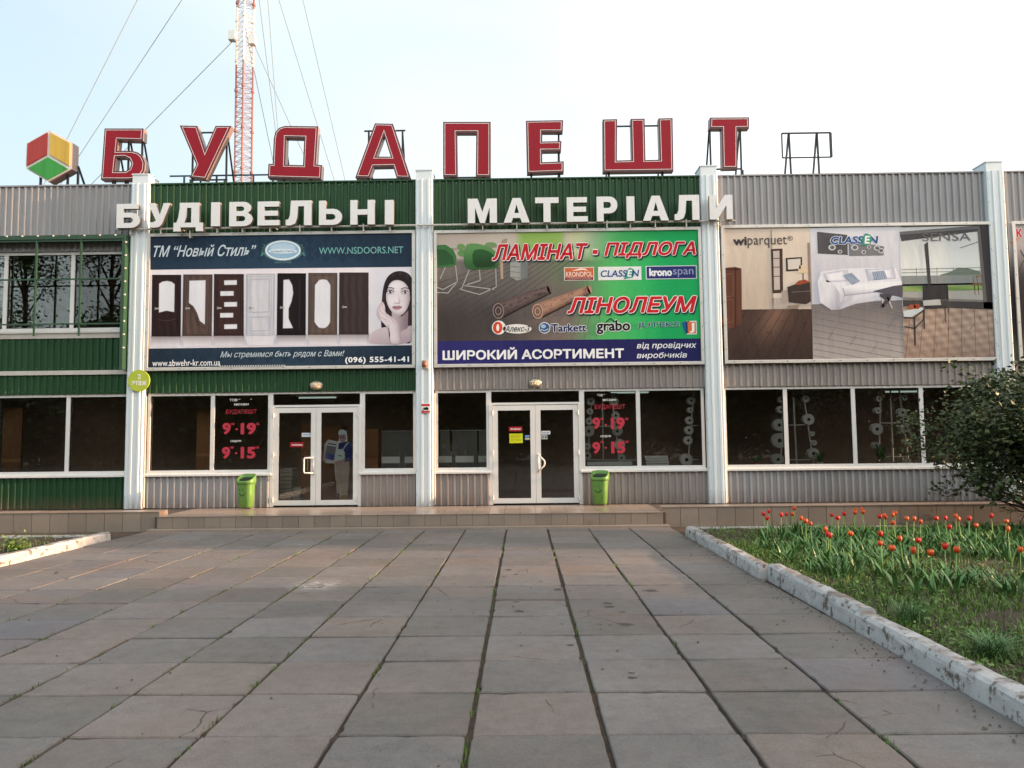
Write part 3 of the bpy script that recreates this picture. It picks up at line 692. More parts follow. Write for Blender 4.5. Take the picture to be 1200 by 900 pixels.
# ================================================================== SIGNS ON THE ROOF
def offs(c, d):
    n = len(c); ar = sum(c[i][0]*c[(i+1) % n][1]-c[(i+1) % n][0]*c[i][1] for i in range(n)); sg = 1 if ar > 0 else -1
    out = []
    for i in range(n):
        p, q, r = Vector(c[i-1]), Vector(c[i]), Vector(c[(i+1) % n])
        e1 = (q-p).normalized(); e2 = (r-q).normalized()
        n1 = Vector((-e1.y, e1.x))*sg; n2 = Vector((-e2.y, e2.x))*sg
        bis = (n1+n2); L_ = bis.length
        if L_ < .2: bis = n1; k = 1
        else: bis /= L_; k = 1/max(.35, bis.dot(n1))
        v = q+bis*d*k; out.append((v.x, v.y))
    return out
def loop_strip(mb, a, b, y, mi):
    n = len(a); fs = []
    vs = [(x, y, z) for x, z in a]+[(x, y, z) for x, z in b]
    for i in range(n):
        j = (i+1) % n; mb_f = (i, j, n+j, n+i)
        p, q, r = a[i], a[j], b[j]
        s = (q[0]-p[0])*(r[1]-p[1])-(q[1]-p[1])*(r[0]-p[0]); fs.append(mb_f if s > 0 else mb_f[::-1])
    mb.add(vs, fs, mi)
LY = FY+.12                    # face of the roof letters
def roof_letter(ch, label, conts, ox, oy, sc, struts):
    W = [[at(ox+x/sc, oy+y/sc, LY) for x, y in c] for c in conts]
    xs = [p[0] for p in W[0]]; zs = [p[1] for p in W[0]]; cx = (min(xs)+max(xs))/2
    t = thing('rooftop_letter', label, 'sign letter', (cx, LY, min(zs)), 'maroon rooftop letters')
    b = MB(); b.prism(W, LY, LY+.18, 0, 1); b.build('letter_box', [M['maroonrim'], M['letterside']], t)
    f = MB()
    inner = [offs(W[0], .035)]+[offs(c, -.035) for c in W[1:]]
    f.prism(inner, LY-.008, LY-.001, 0, 0, False); f.build('letter_face', M['maroon'], t)
    o = MB()
    for k, c in enumerate(W):
        s = 1 if k == 0 else -1
        loop_strip(o, offs(c, s*.034), offs(c, s*.046), LY-.012, 0)
    o.build('outline', M['outline'], t)
    s = MB(); zr = 6.9
    for x in struts:
        X = at(x, oy+ (conts[0][0][1])/sc, LY)[0]
        zt = min(zs)+.93*(max(zs)-min(zs))
        s.bar((X, LY+.20, zr), (X, LY+.20, zt), .035); s.bar((X, LY+.22, zt), (X, LY+.9, zr), .032); s.bar((X, LY+.12, zr), (X, LY+.12, min(zs)+.0), .04)
    for z in (min(zs)+.93*(max(zs)-min(zs)), min(zs)+.06): s.bar((min(xs)+.15, LY+.21, z), (max(xs)-.15, LY+.21, z), .03)
    s.build('support_frame', M['darksteel'], t)
A1 = (0, 100, 4.0); A2 = (280, 100, 4.0); A3 = (560, 100, 4.0); A4 = (820, 100, 3.1579)
roof_letter('Б', 'maroon rooftop letter Б beside the coloured cube sign', [[(490, 202), (673, 202), (670, 260), (554, 256), (549, 307), (620, 307), (648, 315), (668, 333), (680, 362), (677, 398), (660, 425), (632, 440), (600, 443), (473, 443)], [(545, 338), (585, 337), (606, 347), (615, 368), (608, 390), (588, 402), (538, 402)]], *A1, (131, 146, 162))
roof_letter('У', 'maroon rooftop letter У with its right edge lit yellow', [[(842, 188), (925, 190), (962, 302), (1010, 190), (1085, 190), (966, 441), (888, 432), (920, 372)]], *A1, (222, 262))
roof_letter('Д', 'maroon rooftop letter Д just right of the radio mast', [[(158, 368), (163, 250), (170, 220), (188, 199), (215, 190), (372, 192), (361, 371), (390, 374), (386, 440), (135, 433), (138, 368)], [(222, 245), (306, 247), (300, 374), (218, 372)]], *A2, (330, 362))
roof_letter('А', 'maroon rooftop letter А between Д and П', [[(637, 178), (722, 180), (806, 436), (738, 433), (722, 380), (632, 382), (612, 434), (545, 432)], [(680, 236), (711, 334), (644, 334)]], *A2, (430, 470))
roof_letter('П', 'maroon rooftop letter П above the middle pilaster', [[(957, 171), (1180, 171), (1180, 428), (1110, 428), (1112, 222), (1022, 222), (1025, 428), (957, 428)]], *A2, (529, 566))
roof_letter('Е', 'maroon rooftop letter Е between П and Ш', [[(225, 166), (400, 163), (398, 218), (302, 218), (302, 263), (392, 261), (390, 307), (302, 308), (302, 360), (403, 356), (403, 407), (230, 413)]], *A3, (622, 655))
roof_letter('Ш', 'maroon rooftop letter Ш with three upright strokes', [[(585, 160), (653, 158), (652, 352), (721, 350), (716, 157), (782, 156), (786, 350), (852, 348), (846, 155), (913, 153), (917, 402), (587, 406)]], *A3, (713, 776))
roof_letter('Т', 'maroon rooftop letter Т next to the empty roof frame', [[(38, 119), (183, 118), (183, 159), (140, 160), (140, 307), (84, 308), (81, 160), (36, 160)]], *A4, (834, 870))
# cube logo
W = [at(x/4, 100+y/4, LY) for x, y in ((232, 211), (338, 268), (335, 392), (225, 452), (120, 390), (125, 272))]
ctr = at(228/4, 100+330/4, LY)
t = thing('cube_sign', 'hexagonal rooftop sign of a red, yellow and green cube', 'sign', (ctr[0], LY, W[3][1]))
b = MB(); b.prism([W], LY, LY+.26, 0, 1); b.build('sign_box', [M['outline'], M['letterside']], t)
def rhomb(pts, k=.86):
    cx = sum(p[0] for p in pts)/4; cz = sum(p[1] for p in pts)/4; return [(cx+(x-cx)*k, cz+(z-cz)*k) for x, z in pts]
for nm, c, pts in (('red_side', '9c2419', (W[5], W[0], ctr, W[4])), ('yellow_side', 'c49f35', (W[0], W[1], W[2], ctr)), ('green_side', '2a8a2e', (ctr, W[2], W[3], W[4]))):
    b = MB(); b.prism([rhomb(list(pts))], LY-.03, LY-.001); b.build(nm, mat(nm, c, .3, 0, .2, 1.5, (9, 9, .4)), t)
for x in (43, 75, 87):
    s = MB(); X = at(x, 210, LY)[0]; s.bar((X, LY+.14, 6.9), (X, LY+.14, 7.6), .04); s.build('strut', M['darksteel'], t)
s = MB(); X = at(84, 200, LY)[0]; s.bar((X, LY+.24, 7.75), (X+.1, LY+.7, 6.9), .035); s.build('strut', M['darksteel'], t)
# empty frame right of the letters
x0, z0 = at(917, 185, LY); x1, z1 = at(973, 155.5, LY)
t = thing('empty_sign_frame', 'empty black steel frame standing on the roof right of the letter Т', 'sign frame', ((x0+x1)/2, LY, 7.17))
s = MB(); 
for y in (LY, ):
    s.bar((x0, y, z0), (x1, y, z0), .025); s.bar((x0, y, z1), (x1, y, z1), .03); s.bar((x0, y, z0), (x0, y, z1), .025); s.bar((x1, y, z0), (x1, y, z1), .045)
s.build('rectangle', M['darksteel'], t)
for px in (925.5, 958.5):
    X = at(px, 170, LY)[0]; s = MB(); s.bar((X+.02, LY+.03, 6.9), (X, LY+.03, z1), .035); s.bar((X, LY+.06, z1), (X-.16, LY-.05, 7.1), .035); s.build('leg', M['darksteel'], t)
# low pipe rail behind the letters
t = thing('roof_rail', 'low blue steel pipe rail along the roof edge behind the letters', 'rail', (-4, FY+.75, 6.9))
s = MB(); z = at(300, 205, FY+.75)[1]
s.bar((-7.9, FY+.75, z), (at(322, 205, FY+.75)[0], FY+.75, z), .03); s.build('top_rail', M['bluesteel'], t)
for px in (180, 216, 254, 297, 320):
    X = at(px, 206, FY+.75)[0]; s = MB(); s.bar((X, FY+.75, 6.9), (X, FY+.75, z), .035); s.build('post', M['bluesteel'], t)

# ================================================================== WHITE LETTERS ON THE FASCIA
def arc(cx, cy, rx, ry, a0, a1, n=8): return [(cx+rx*math.cos(R(a0+(a1-a0)*i/n)), cy+ry*math.sin(R(a0+(a1-a0)*i/n))) for i in range(n+1)]
GL = {
 'Б': [[(0, 1), (.92, 1), (.92, .79), (.3, .79), (.3, .63), (.58, .63)]+arc(.62, .315, .38, .315, 90, -90)+[(0, 0)], [(.3, .43), (.56, .43)]+arc(.57, .315, .13, .115, 90, -90)+[(.3, .2)]],
 'У': [[(0, 1), (.33, 1), (.54, .52), (.7, 1), (1, 1), (.63, .14), (.5, .02), (.36, 0), (.08, 0), (.08, .22), (.27, .22), (.37, .29)]],
 'Д': [[(.2, 1), (.87, 1), (.87, .3), (1, .3), (1, 0), (.76, 0), (.76, .14), (.24, .14), (.24, 0), (0, 0), (0, .3), (.1, .31), (.16, .5), (.2, .8)], [(.45, .82), (.6, .82), (.6, .3), (.36, .3), (.43, .5)]],
 'І': [[(0, 1), (1, 1), (1, 0), (0, 0)]],
 'В': [[(0, 1), (.58, 1)]+arc(.6, .755, .34, .245, 90, -60)+arc(.61, .29, .39, .29, 60, -90)+[(0, 0)], [(.3, .81), (.5, .81)]+arc(.52, .715, .12, .095, 90, -90)+[(.3, .62)], [(.3, .42), (.54, .42)]+arc(.56, .31, .13, .11, 90, -90)+[(.3, .2)]],
 'Е': [[(0, 1), (.97, 1), (.97, .78), (.31, .78), (.31, .61), (.92, .61), (.92, .4), (.31, .4), (.31, .22), (1, .22), (1, 0), (0, 0)]],
 'Л': [[(.2, 1), (1, 1), (1, 0), (.71, 0), (.71, .77), (.48, .77), (.44, .3), (.36, .07), (.18, 0), (0, 0), (0, .23), (.1, .24), (.16, .4)]],
 'Ь': [[(0, 1), (.3, 1), (.3, .66), (.6, .66)]+arc(.62, .33, .38, .33, 90, -90)+[(0, 0)], [(.3, .45), (.56, .45)]+arc(.57, .33, .14, .12, 90, -90)+[(.3, .21)]],
 'Н': [[(0, 1), (.29, 1), (.29, .62), (.71, .62), (.71, 1), (1, 1), (1, 0), (.71, 0), (.71, .4), (.29, .4), (.29, 0), (0, 0)]],
 'М': [[(0, 1), (.34, 1), (.5, .45), (.66, 1), (1, 1), (1, 0), (.75, 0), (.75, .64), (.58, 0), (.42, 0), (.25, .64), (.25, 0), (0, 0)]],
 'А': [[(.35, 1), (.66, 1), (1, 0), (.7, 0), (.635, .19), (.355, .19), (.29, 0), (0, 0)], [(.5, .74), (.59, .39), (.41, .39)]],
 'Т': [[(0, 1), (1, 1), (1, .77), (.65, .77), (.65, 0), (.35, 0), (.35, .77), (0, .77)]],
 'Р': [[(0, 1), (.6, 1)]+arc(.62, .66, .38, .34, 90, -90)+[(.33, .32), (.33, 0), (0, 0)], [(.33, .78), (.54, .78)]+arc(.56, .66, .13, .12, 90, -90)+[(.33, .54)]],
 'И': [[(0, 1), (.27, 1), (.27, .43), (.68, 1), (1, 1), (1, 0), (.73, 0), (.73, .57), (.33, 0), (0, 0)]],
}
WY = FY-.34
white = [('Б', 136.8, 163.8, 238.8, 267, 'white raised letter Б partly over the grey wall left of the pilaster'), ('У', 173.5, 199, 238, 266.5, 'white raised letter У right beside the left pilaster'),
 ('Д', 203.8, 237.5, 237.5, 271, 'white raised letter Д with two feet, left of the first І'), ('І', 247.5, 257.5, 237, 265, 'white raised letter І between Д and В'),
 ('В', 268.8, 295.8, 236.5, 265, 'white raised letter В with two bowls'), ('Е', 302, 327.5, 236, 264, 'white raised letter Е between В and Л'),
 ('Л', 335, 365, 235, 264, 'white raised letter Л between Е and Ь'), ('Ь', 373.8, 400.8, 235, 263.5, 'white raised letter Ь, a stem with one low bowl'),
 ('Н', 410.5, 439, 234.3, 263, 'white raised letter Н over the doors advert'), ('І', 451, 461, 234.3, 263, 'white raised letter І that ends the first word'),
 ('М', 548, 582.5, 232.7, 261.3, 'white raised letter М that begins the second word'), ('А', 590, 620.8, 232, 260.8, 'white raised letter А between М and Т'),
 ('Т', 627, 655, 231.3, 260.3, 'white raised letter Т over the flooring advert'), ('Е', 664, 689, 231, 259.7, 'white raised letter Е between Т and Р'),
 ('Р', 699, 724, 230.3, 259.3, 'white raised letter Р with a high bowl'), ('І', 734, 744, 230, 258.9, 'white raised letter І between Р and А'),
 ('А', 753, 784, 229.3, 258.4, 'white raised letter А between І and Л'), ('Л', 790, 820, 228.4, 257.7, 'white raised letter Л left of the third pilaster'),
 ('И', 831, 859, 228.4, 257, 'white raised letter И partly over the grey wall')]
for ch, a, c, top, bot, lab in white:
    X0, Z1 = at(a, top, WY); X1, Z0 = at(c, bot, WY); _, Z1 = at((a+c)/2, top, WY); _, Z0 = at((a+c)/2, bot, WY)
    t = thing('fascia_letter', lab, 'sign letter', ((X0+X1)/2, WY, Z0), 'white letters along the fascia')
    W = [[(X0+x*(X1-X0), Z0+z*(Z1-Z0)) for x, z in cc] for cc in GL[ch]]
    b = MB(); b.prism(W, WY, WY+.1, 0, 1); b.build('letter_box', [M['lettergrey'], M['letteredge']], t)
    s = MB(); s.bar(((X0+X1)/2, WY+.101, Z0+.04), ((X0+X1)/2, WY+.101, Z0-.12), .025); s.bar(((X0+X1)/2, WY+.101, Z0-.08), ((X0+X1)/2, FY-.03, Z0-.08), .02); s.build('bracket', M['trim'], t)
t = thing('letter_rail', 'pale pipe running along the fascia beneath the white letters', 'rail', (-2, WY+.13, 6.16))
for px0, px1 in ((136, 487), (489, 862)):
    X0, _ = at(px0, 268, WY+.13); X1, _ = at(px1, 262, WY+.13); s = MB(); s.tube([(X0, WY+.13, 6.15), (X1, WY+.13, 6.15)], .022, 8); s.build('pipe', M['trim'], t)
s = MB()
for x in (-7.2, -5.2, -3.2, -1.2, .8, 2.8): s.bar((x, WY+.13, 6.15), (x, FY, 6.15), .018)
s.build('wall_bracket', M['trim'], t)

# ================================================================== BILLBOARDS
BYF = FY-.10
def billboard(label, x0, x1, z0, z1):
    t = thing('billboard', label, 'billboard', ((x0+x1)/2, BYF, z0))
    f = MB(); fw = .065; y0, y1 = BYF-.035, FY-.02
    f.box(x0, x1, y0, y1, z1-fw, z1, ch=.008); f.box(x0, x1, y0, y1, z0, z0+fw, ch=.008); f.box(x0, x0+fw, y0, y1, z0+fw, z1-fw); f.box(x1-fw, x1, y0, y1, z0+fw, z1-fw)
    k = x0+.2
    while k < x1: f.box(k-.012, k+.012, y0-.006, y0+.001, z1-.045, z1-.025, 1); f.box(k-.012, k+.012, y0-.006, y0+.001, z0+.025, z0+.045, 1); k += .55
    k = z0+.3
    while k < z1-.2:
        for x in (x0+.03, x1-.03): f.box(x-.01, x+.01, y0-.006, y0+.001, k-.012, k+.012, 1)
        k += .5
    f.build('frame', [M['frame'], M['metal']], t)
    b = MB(); b.box(x0+.03, x1-.03, BYF+.004, BYF+.03, z0+.03, z1-.03); b.build('backing_panel', M['panelgrey'], t)
    return t
def mixf(a, b, t): t = max(0, min(1, t)); return tuple(x*(1-t)+y*t for x, y in zip(a, b))
def sm(x, a, b): t = max(0, min(1, (x-a)/(b-a))); return t*t*(3-2*t)

# ---- doors advert
t1 = billboard('wide navy and white billboard showing seven interior doors and a woman', -7.95, -2.235, 3.14, 6.075)
A = Art(160, 260, 3.5294, BYF)
navy = (36, 56, 76)
A.grid([(58, 52), (1150, 46), (1152, 186), (58, 198)], 24, 4, lambda x, y: mixf((42, 66, 88), (30, 46, 64), abs(x-600)/650), 1)
A.grid([(58, 190), (1152, 180), (1153, 518), (52, 530)], 20, 10, lambda x, y: mixf((226, 220, 228), (186, 184, 196), sm(y, 440, 500)*(1-sm(y, 490, 520))*.8), 0)
A.grid([(50, 524), (1153, 510), (1154, 602), (46, 612)], 24, 4, lambda x, y: mixf((42, 62, 80), (28, 42, 58), abs(x-600)/650), 1)
for (ya, yb) in ((60, 185), (528, 600)):       # ogee lattice in the dark bands
    for i in range(34):
        for j in range(4):
            cx = 70+i*34; cy = ya+(j*36 if i % 2 == 0 else j*36+18)
            if cy+18 > yb-2 or cx > 1130 or cy-18 < ya-8: continue
            A.line([(cx-15, cy), (cx-6, cy-8), (cx, cy-17), (cx+6, cy-8), (cx+15, cy), (cx+6, cy+8), (cx, cy+17), (cx-6, cy+8), (cx-15, cy)], 2.0, (26, 40, 58), 2)
            A.ell(cx, cy, 4, 6, (30, 46, 66), 2, n=8)
A.text('ТМ “Новый Стиль”', 72, 92, 495, 146, (206, 216, 224), 4, .012, .35)
A.text('WWW.NSDOORS.NET', 755, 102, 1103, 134, (128, 186, 182), 4, .002)
A.ell(606, 119, 84, 44, (88, 126, 132), 3); A.ell(606, 118, 74, 41, (232, 238, 244), 4, n=30); A.ell(606, 118, 66, 34, (150, 186, 212), 5, n=30); A.ell(606, 108, 52, 20, (186, 212, 230), 6, n=30)
A.ell(606, 122, 60, 10, (222, 232, 240), 7)
A.text('НОВЫЙ СТИЛЬ', 558, 116, 654, 127, (90, 126, 160), 8, .01); A.text('NEW STYLE', 572, 164, 640, 171, (120, 160, 160), 4)
for s in (-1, 1):
    for k in range(5): A.ell(606+s*(74+k*3), 100+k*9, 9, 3, (90, 140, 130), 3, rot=s*(-40+k*20), n=8)
A.text('Мы стремимся быть рядом с Вами!', 347, 530, 860, 568, (190, 204, 214), 4, .006, .35)
A.text('www.abwehr-kr.com.ua', 66, 568, 347, 598, (236, 236, 238), 4, .008)
A.text('(096) 555-41-41', 863, 556, 1127, 589, (240, 240, 242), 4, .03, spacing=1.1)
doors = [(68, 182, 65, 180, (48, 30, 30), (34, 20, 22)), (197, 312, 192, 308, (98, 80, 74), (72, 56, 52)), (324, 441, 322, 441, (66, 44, 42), (50, 32, 32)), (457, 570, 455, 566, (206, 206, 214), (190, 190, 200)),
         (586, 698, 583, 697, (30, 20, 23), (22, 14, 18)), (714, 828, 712, 827, (104, 88, 80), (84, 68, 62)), (842, 957, 840, 957, (70, 56, 54), (48, 38, 38))]
for i, (a, b, c, d, c1, c2) in enumerate(doors):
    yt = 222-i*1.6; yb = 473-i*1.3
    A.quad((c-6, yb), (d+6, yb), (d-4, yb+42), (c+4, yb+42), [mixf(c1, (210, 208, 216), .55)]*2+[(222, 218, 226)]*2, 2)
    A.quad((a-3, yt-3), (b+3, yt-3), (d+3, yb+1), (c-3, yb+1), mixf(c1, (0, 0, 0), .25) if i != 3 else (176, 176, 186), 3)
    A.grid([(a+4, yt+3), (b-4, yt+3), (d-4, yb), (c+4, yb)], 12, 8, lambda x, y, c1=c1, c2=c2, a=a: mixf(c1, c2, .5+.5*math.sin(x*.9+math.sin(y*.05))*.5+.2*math.sin(x*.23)), 4)
    A.line([(a+10, yt+8), (b-10, yt+8), (d-10, yb-6), (c+10, yb-6), (a+10, yt+8)], 1.5, mixf(c2, (0, 0, 0), .3) if i != 3 else (172, 172, 182), 5)
    if i not in (5,): A.line([(c+14, 359-i), (c+30, 359-i)], 5, (190, 184, 180), 9); A.ell(c+15, 359-i, 4, 6, (170, 166, 164), 9, n=8)
gl = [(214, 216, 226), (226, 226, 234)]
def pane_(pts, l=6, col=(216, 218, 227)): A.poly(pts, col, l); A.line(pts+[pts[0]], 2, (120, 110, 108), l+1)
pane_([(94, 256), (108, 247), (128, 244), (146, 248), (159, 258), (157, 374), (125, 368), (93, 376)]); A.line([(90, 404), (112, 408), (140, 408), (160, 402)], 2.5, (76, 56, 54), 6)
pane_([(219, 243), (287, 241), (284, 426), (262, 410), (250, 375), (236, 350), (217, 336)]); A.line([(215, 340), (240, 380), (250, 420), (284, 440)], 2.5, (60, 46, 42), 6)
for (xa, xb, yy) in ((363, 416, 242), (347, 403, 287), (363, 417, 332), (346, 401, 377), (363, 417, 424)): pane_([(xa, yy), (xb, yy-1), (xb, yy+19), (xa, yy+20)])
A.line([(475, 238), (550, 236), (549, 372), (473, 374), (475, 238)], 3, (178, 178, 190), 6); A.line([(475, 394), (549, 392), (548, 450), (473, 451), (475, 394)], 3, (178, 178, 190), 6)
pane_([(608, 240), (632, 238), (645, 262), (649, 295), (642, 330), (630, 360), (630, 400), (648, 440), (606, 441)]); A.line([(676, 236), (674, 448)], 2, (56, 44, 46), 6)
pane_([(738, 262), (748, 250), (756, 240), (772, 237), (788, 240), (796, 250), (803, 262), (802, 414), (795, 428), (784, 438), (770, 441), (755, 438), (745, 428), (736, 414)])
# woman
hair = (40, 30, 34); skin = (226, 212, 216); dk = (170, 148, 156)
def smooth(pts, it=2):
    for _ in range(it): pts = [q for i in range(len(pts)) for q in ((pts[i][0]*.75+pts[(i+1) % len(pts)][0]*.25, pts[i][1]*.75+pts[(i+1) % len(pts)][1]*.25), (pts[i][0]*.25+pts[(i+1) % len(pts)][0]*.75, pts[i][1]*.25+pts[(i+1) % len(pts)][1]*.75))]
    return pts
A.shade(smooth([(1016, 474), (1010, 400), (1014, 330), (1020, 270), (1034, 230), (1060, 208), (1088, 202), (1118, 208), (1140, 230), (1149, 265), (1151, 505), (1090, 500)]), lambda x, y, k: mixf((78, 62, 66), hair, .35+.65*abs(math.sin(x*.11+y*.012))), 3, 10)
A.shade(smooth([(958, 507), (962, 474), (984, 448), (1020, 436), (1060, 432), (1100, 444), (1150, 420), (1151, 507)]), lambda x, y, k: mixf((206, 190, 196), dk, sm(y, 440, 510)*.5+.4*sm(x, 1040, 1110)), 4)
A.shade([(1056, 366), (1098, 392), (1124, 366), (1122, 440), (1090, 456), (1056, 440)], lambda x, y, k: mixf((188, 168, 174), (140, 118, 126), sm(x, 1070, 1120)), 5)
face = smooth([(1032, 300), (1035, 266), (1050, 244), (1076, 234), (1106, 240), (1126, 258), (1134, 292), (1131, 330), (1118, 366), (1098, 386), (1078, 392), (1058, 376), (1041, 350), (1033, 325)])
A.shade(face, lambda x, y, k: mixf(mixf(skin, (244, 236, 240), math.exp(-((x-1070)**2+(y-268)**2)/900)*.8+math.exp(-((x-1056)**2+(y-330)**2)/400)*.6), dk, .75*sm(x, 1098, 1138)+.5*sm(y, 362, 394)+.35*sm(k, .8, 1)), 6, 10)
A.shade(smooth([(1028, 300), (1026, 262), (1042, 236), (1076, 220), (1106, 224), (1130, 248), (1142, 300), (1144, 380), (1132, 350), (1130, 290), (1120, 264), (1104, 246), (1080, 238), (1058, 244), (1042, 262), (1036, 290)], 1), lambda x, y, k: mixf((66, 52, 56), hair, .5+.5*math.sin(x*.2+y*.05)), 8, 2, (1030, 250)) if False else A.poly(smooth([(1028, 302), (1026, 262), (1042, 236), (1076, 219), (1106, 223), (1130, 248), (1142, 300), (1144, 380), (1133, 350), (1131, 290), (1121, 264), (1104, 247), (1080, 239), (1058, 245), (1043, 262), (1036, 290)], 1), hair, 8)
for ex, ey, e2 in ((1049, 291, 1.0), (1111, 292, .95)):
    A.shade([(ex+20*math.cos(t*.5236), ey-3+13*math.sin(t*.5236)) for t in range(12)], lambda x, y, k: mixf((176, 154, 162), (214, 198, 204), k), 7, 4)
    A.ell(ex, ey, 12*e2, 5.2, (236, 232, 236), 8); A.ell(ex+1, ey-.5, 5.4, 5.4, (70, 62, 68), 9, n=12); A.ell(ex+1, ey-.5, 2.6, 2.6, (24, 20, 24), 10, n=10); A.ell(ex+3, ey-2.5, 1.3, 1.3, (236, 236, 240), 11, n=8)
    A.line([(ex-14, ey), (ex-8, ey-5), (ex, ey-7), (ex+8, ey-5.5), (ex+15, ey-1)], 2.6, (38, 28, 32), 9); A.line([(ex-11, ey+3.5), (ex, ey+5.5), (ex+11, ey+3)], 1, (120, 98, 106), 9)
    A.line([(ex-17, ey-13), (ex-8, ey-18), (ex+4, ey-19), (ex+17, ey-14)], 3.4, (76, 60, 64), 8)
A.shade([(1074, 300), (1084, 302), (1092, 330), (1086, 337), (1072, 337), (1066, 331)], lambda x, y, k: mixf((238, 226, 230), (196, 176, 184), sm(x, 1078, 1092)), 8, 4)
A.line([(1066, 332), (1071, 337), (1078, 336), (1085, 338), (1091, 333)], 2, (160, 134, 142), 9)
A.shade(smooth([(1056, 353), (1068, 346), (1077, 349), (1086, 346), (1101, 352), (1090, 362), (1077, 365), (1064, 361)], 1), lambda x, y, k: mixf((196, 150, 160), (168, 122, 132), sm(y, 346, 354)*(1-sm(y, 356, 363))), 8, 4); A.line([(1058, 353.5), (1070, 352), (1078, 354), (1088, 352), (1099, 353)], 1.6, (122, 86, 96), 9)
A.shade(smooth([(1008, 338), (1017, 328), (1028, 346), (1029, 372), (1046, 388), (1072, 402), (1091, 420), (1093, 470), (1094, 507), (1047, 507), (1050, 452), (1030, 428), (1008, 406), (995, 376), (1000, 352)], 1), lambda x, y, k: mixf((226, 210, 216), (170, 148, 156), .7*sm(x-(y-400)*.2, 1050, 1095)+.5*sm(k, .75, 1)), 9, 6, (1040, 415))
for pts in ([(1005, 344), (1009, 370), (1026, 384)], [(1015, 334), (1020, 360), (1036, 380)], [(998, 370), (1010, 394), (1034, 408)], [(1046, 392), (1060, 408), (1066, 420)]): A.line(pts, 1.8, (178, 156, 164), 10)
A.build('print', M['print'], t1)
s = MB(); 
for k in range(28): s.box(-6.35+k*.05, -6.325+k*.05, BYF-.045, BYF-.033, 3.2, 3.23)
s.build('lacing', M['frame'], t1)

# ---- laminate and linoleum advert
t2 = billboard('green and grey billboard with red lettering, two flooring rolls and a blue bottom band', -1.84, 3.815, 3.14, 6.06)
A = Art(490, 260, 3.4286, BYF)
def bg2(x, y):
    fl = mixf((104, 98, 96), (60, 54, 54), sm(y, 170, 420)*(1-sm(x, 60, 520)*.5)); fl = mixf(fl, (128, 112, 104), sm(x, 330, 600)*sm(y, 150, 420)*.8)
    fl = mixf(fl, (118, 112, 106), (1-sm(y, 150, 260))*.55)
    wall = mixf((184, 168, 158), (206, 192, 180), sm(x, 70, 330)); wall = mixf(wall, (150, 186, 96), sm(x, 385, 420)*(1-sm(x, 570, 600))); wall = mixf(wall, (206, 208, 168), sm(x, 590, 620)*(1-sm(x, 640, 720)))
    c = mixf(wall, fl, sm(y, 142, 160))
    c = mixf(c, (98, 130, 84), sm(x, 420, 620)*(1-sm(y, 150, 330))*sm(y, 100, 180)*.6)
    gr_ = mixf((80, 178, 100), (24, 164, 92), sm(x, 740, 1050))
    return mixf(c, gr_, sm(x+(y-250)*.12, 600, 800))
A.grid([(66, 44), (1128, 32), (1134, 472), (68, 484)], 60, 40, bg2, 0)
A.grid([(68, 480), (1134, 468), (1136, 570), (68, 582)], 20, 2, lambda x, y: mixf((42, 40, 104), (30, 30, 84), sm(x, 100, 1000)), 1)
for k in range(11): A.line([(70+k*12, 250+k*22), (330+k*28, 158)], 1.4, (60, 54, 52), 1)          # plank joints
for k in range(9): A.line([(330+k*48, 470), (520+k*28, 300)], 1.6, (104, 90, 84), 1)
A.line([(70, 104), (360, 92)], 4, (190, 190, 186), 2); A.line([(100, 112), (330, 100)], 9, (168, 150, 140), 1)
def smooth2(p): return p
def chair(dx, dy, k, c1, c2):
    q = lambda pts: [(dx+x*k, dy+y*k) for x, y in pts]
    A.shade(smooth(q([(0, 20), (14, 0), (60, 2), (110, 18), (135, 45), (138, 90), (130, 102), (80, 104), (30, 108), (4, 98), (-4, 60)]), 1), lambda x, y, k: mixf(mixf(c1, (130, 176, 110), .5), c2, sm(y, dy+10, dy+100)), 4)
    A.shade(smooth(q([(30, 30), (70, 22), (116, 40), (132, 92), (80, 98), (36, 96)]), 1), lambda x, y, k: mixf(c2, (30, 60, 34), sm(y, dy+30, dy+95)), 5)
    for pts in ([(20, 106), (-10, 180), (-20, 186)], [(-20, 184), (60, 206), (128, 176)], [(128, 176), (126, 102)], [(60, 104), (64, 150), (10, 166)], [(0, 170), (120, 186)]): A.line(q(pts), 4, (160, 160, 158), 3)
chair(186, 86, 1.0, (70, 120, 66), (48, 92, 50)); 
A.poly([(72, 94), (110, 92), (140, 110), (154, 140), (152, 172), (130, 180), (72, 184)], (64, 112, 64), 4); A.poly([(72, 110), (110, 112), (140, 140), (146, 170), (72, 178)], (44, 84, 48), 5)
for pts in ([(150, 175), (158, 240), (100, 272), (72, 262)], [(158, 240), (120, 286), (72, 284)], [(110, 182), (88, 230)]): A.line(pts, 4, (160, 160, 158), 3)
A.ell(172, 100, 16, 12, (110, 150, 90), 3); A.ell(178, 126, 20, 14, (100, 142, 84), 3); A.ell(292, 92, 24, 10, (120, 150, 100), 3)
A.poly([(326, 96), (340, 70), (360, 66), (352, 92), (340, 108), (342, 230), (332, 230)], (170, 148, 128), 3)
A.poly([(370, 162), (412, 154), (440, 162), (440, 226), (398, 236), (370, 222)], (150, 152, 150), 3); A.poly([(412, 156), (440, 164), (440, 226), (412, 232)], (112, 116, 116), 4); A.line([(386, 158), (390, 146), (416, 144), (418, 156)], 4, (90, 90, 90), 4)
for k in (178, 200, 222): A.line([(372, k), (410, k+4)], 1.5, (100, 100, 100), 5)
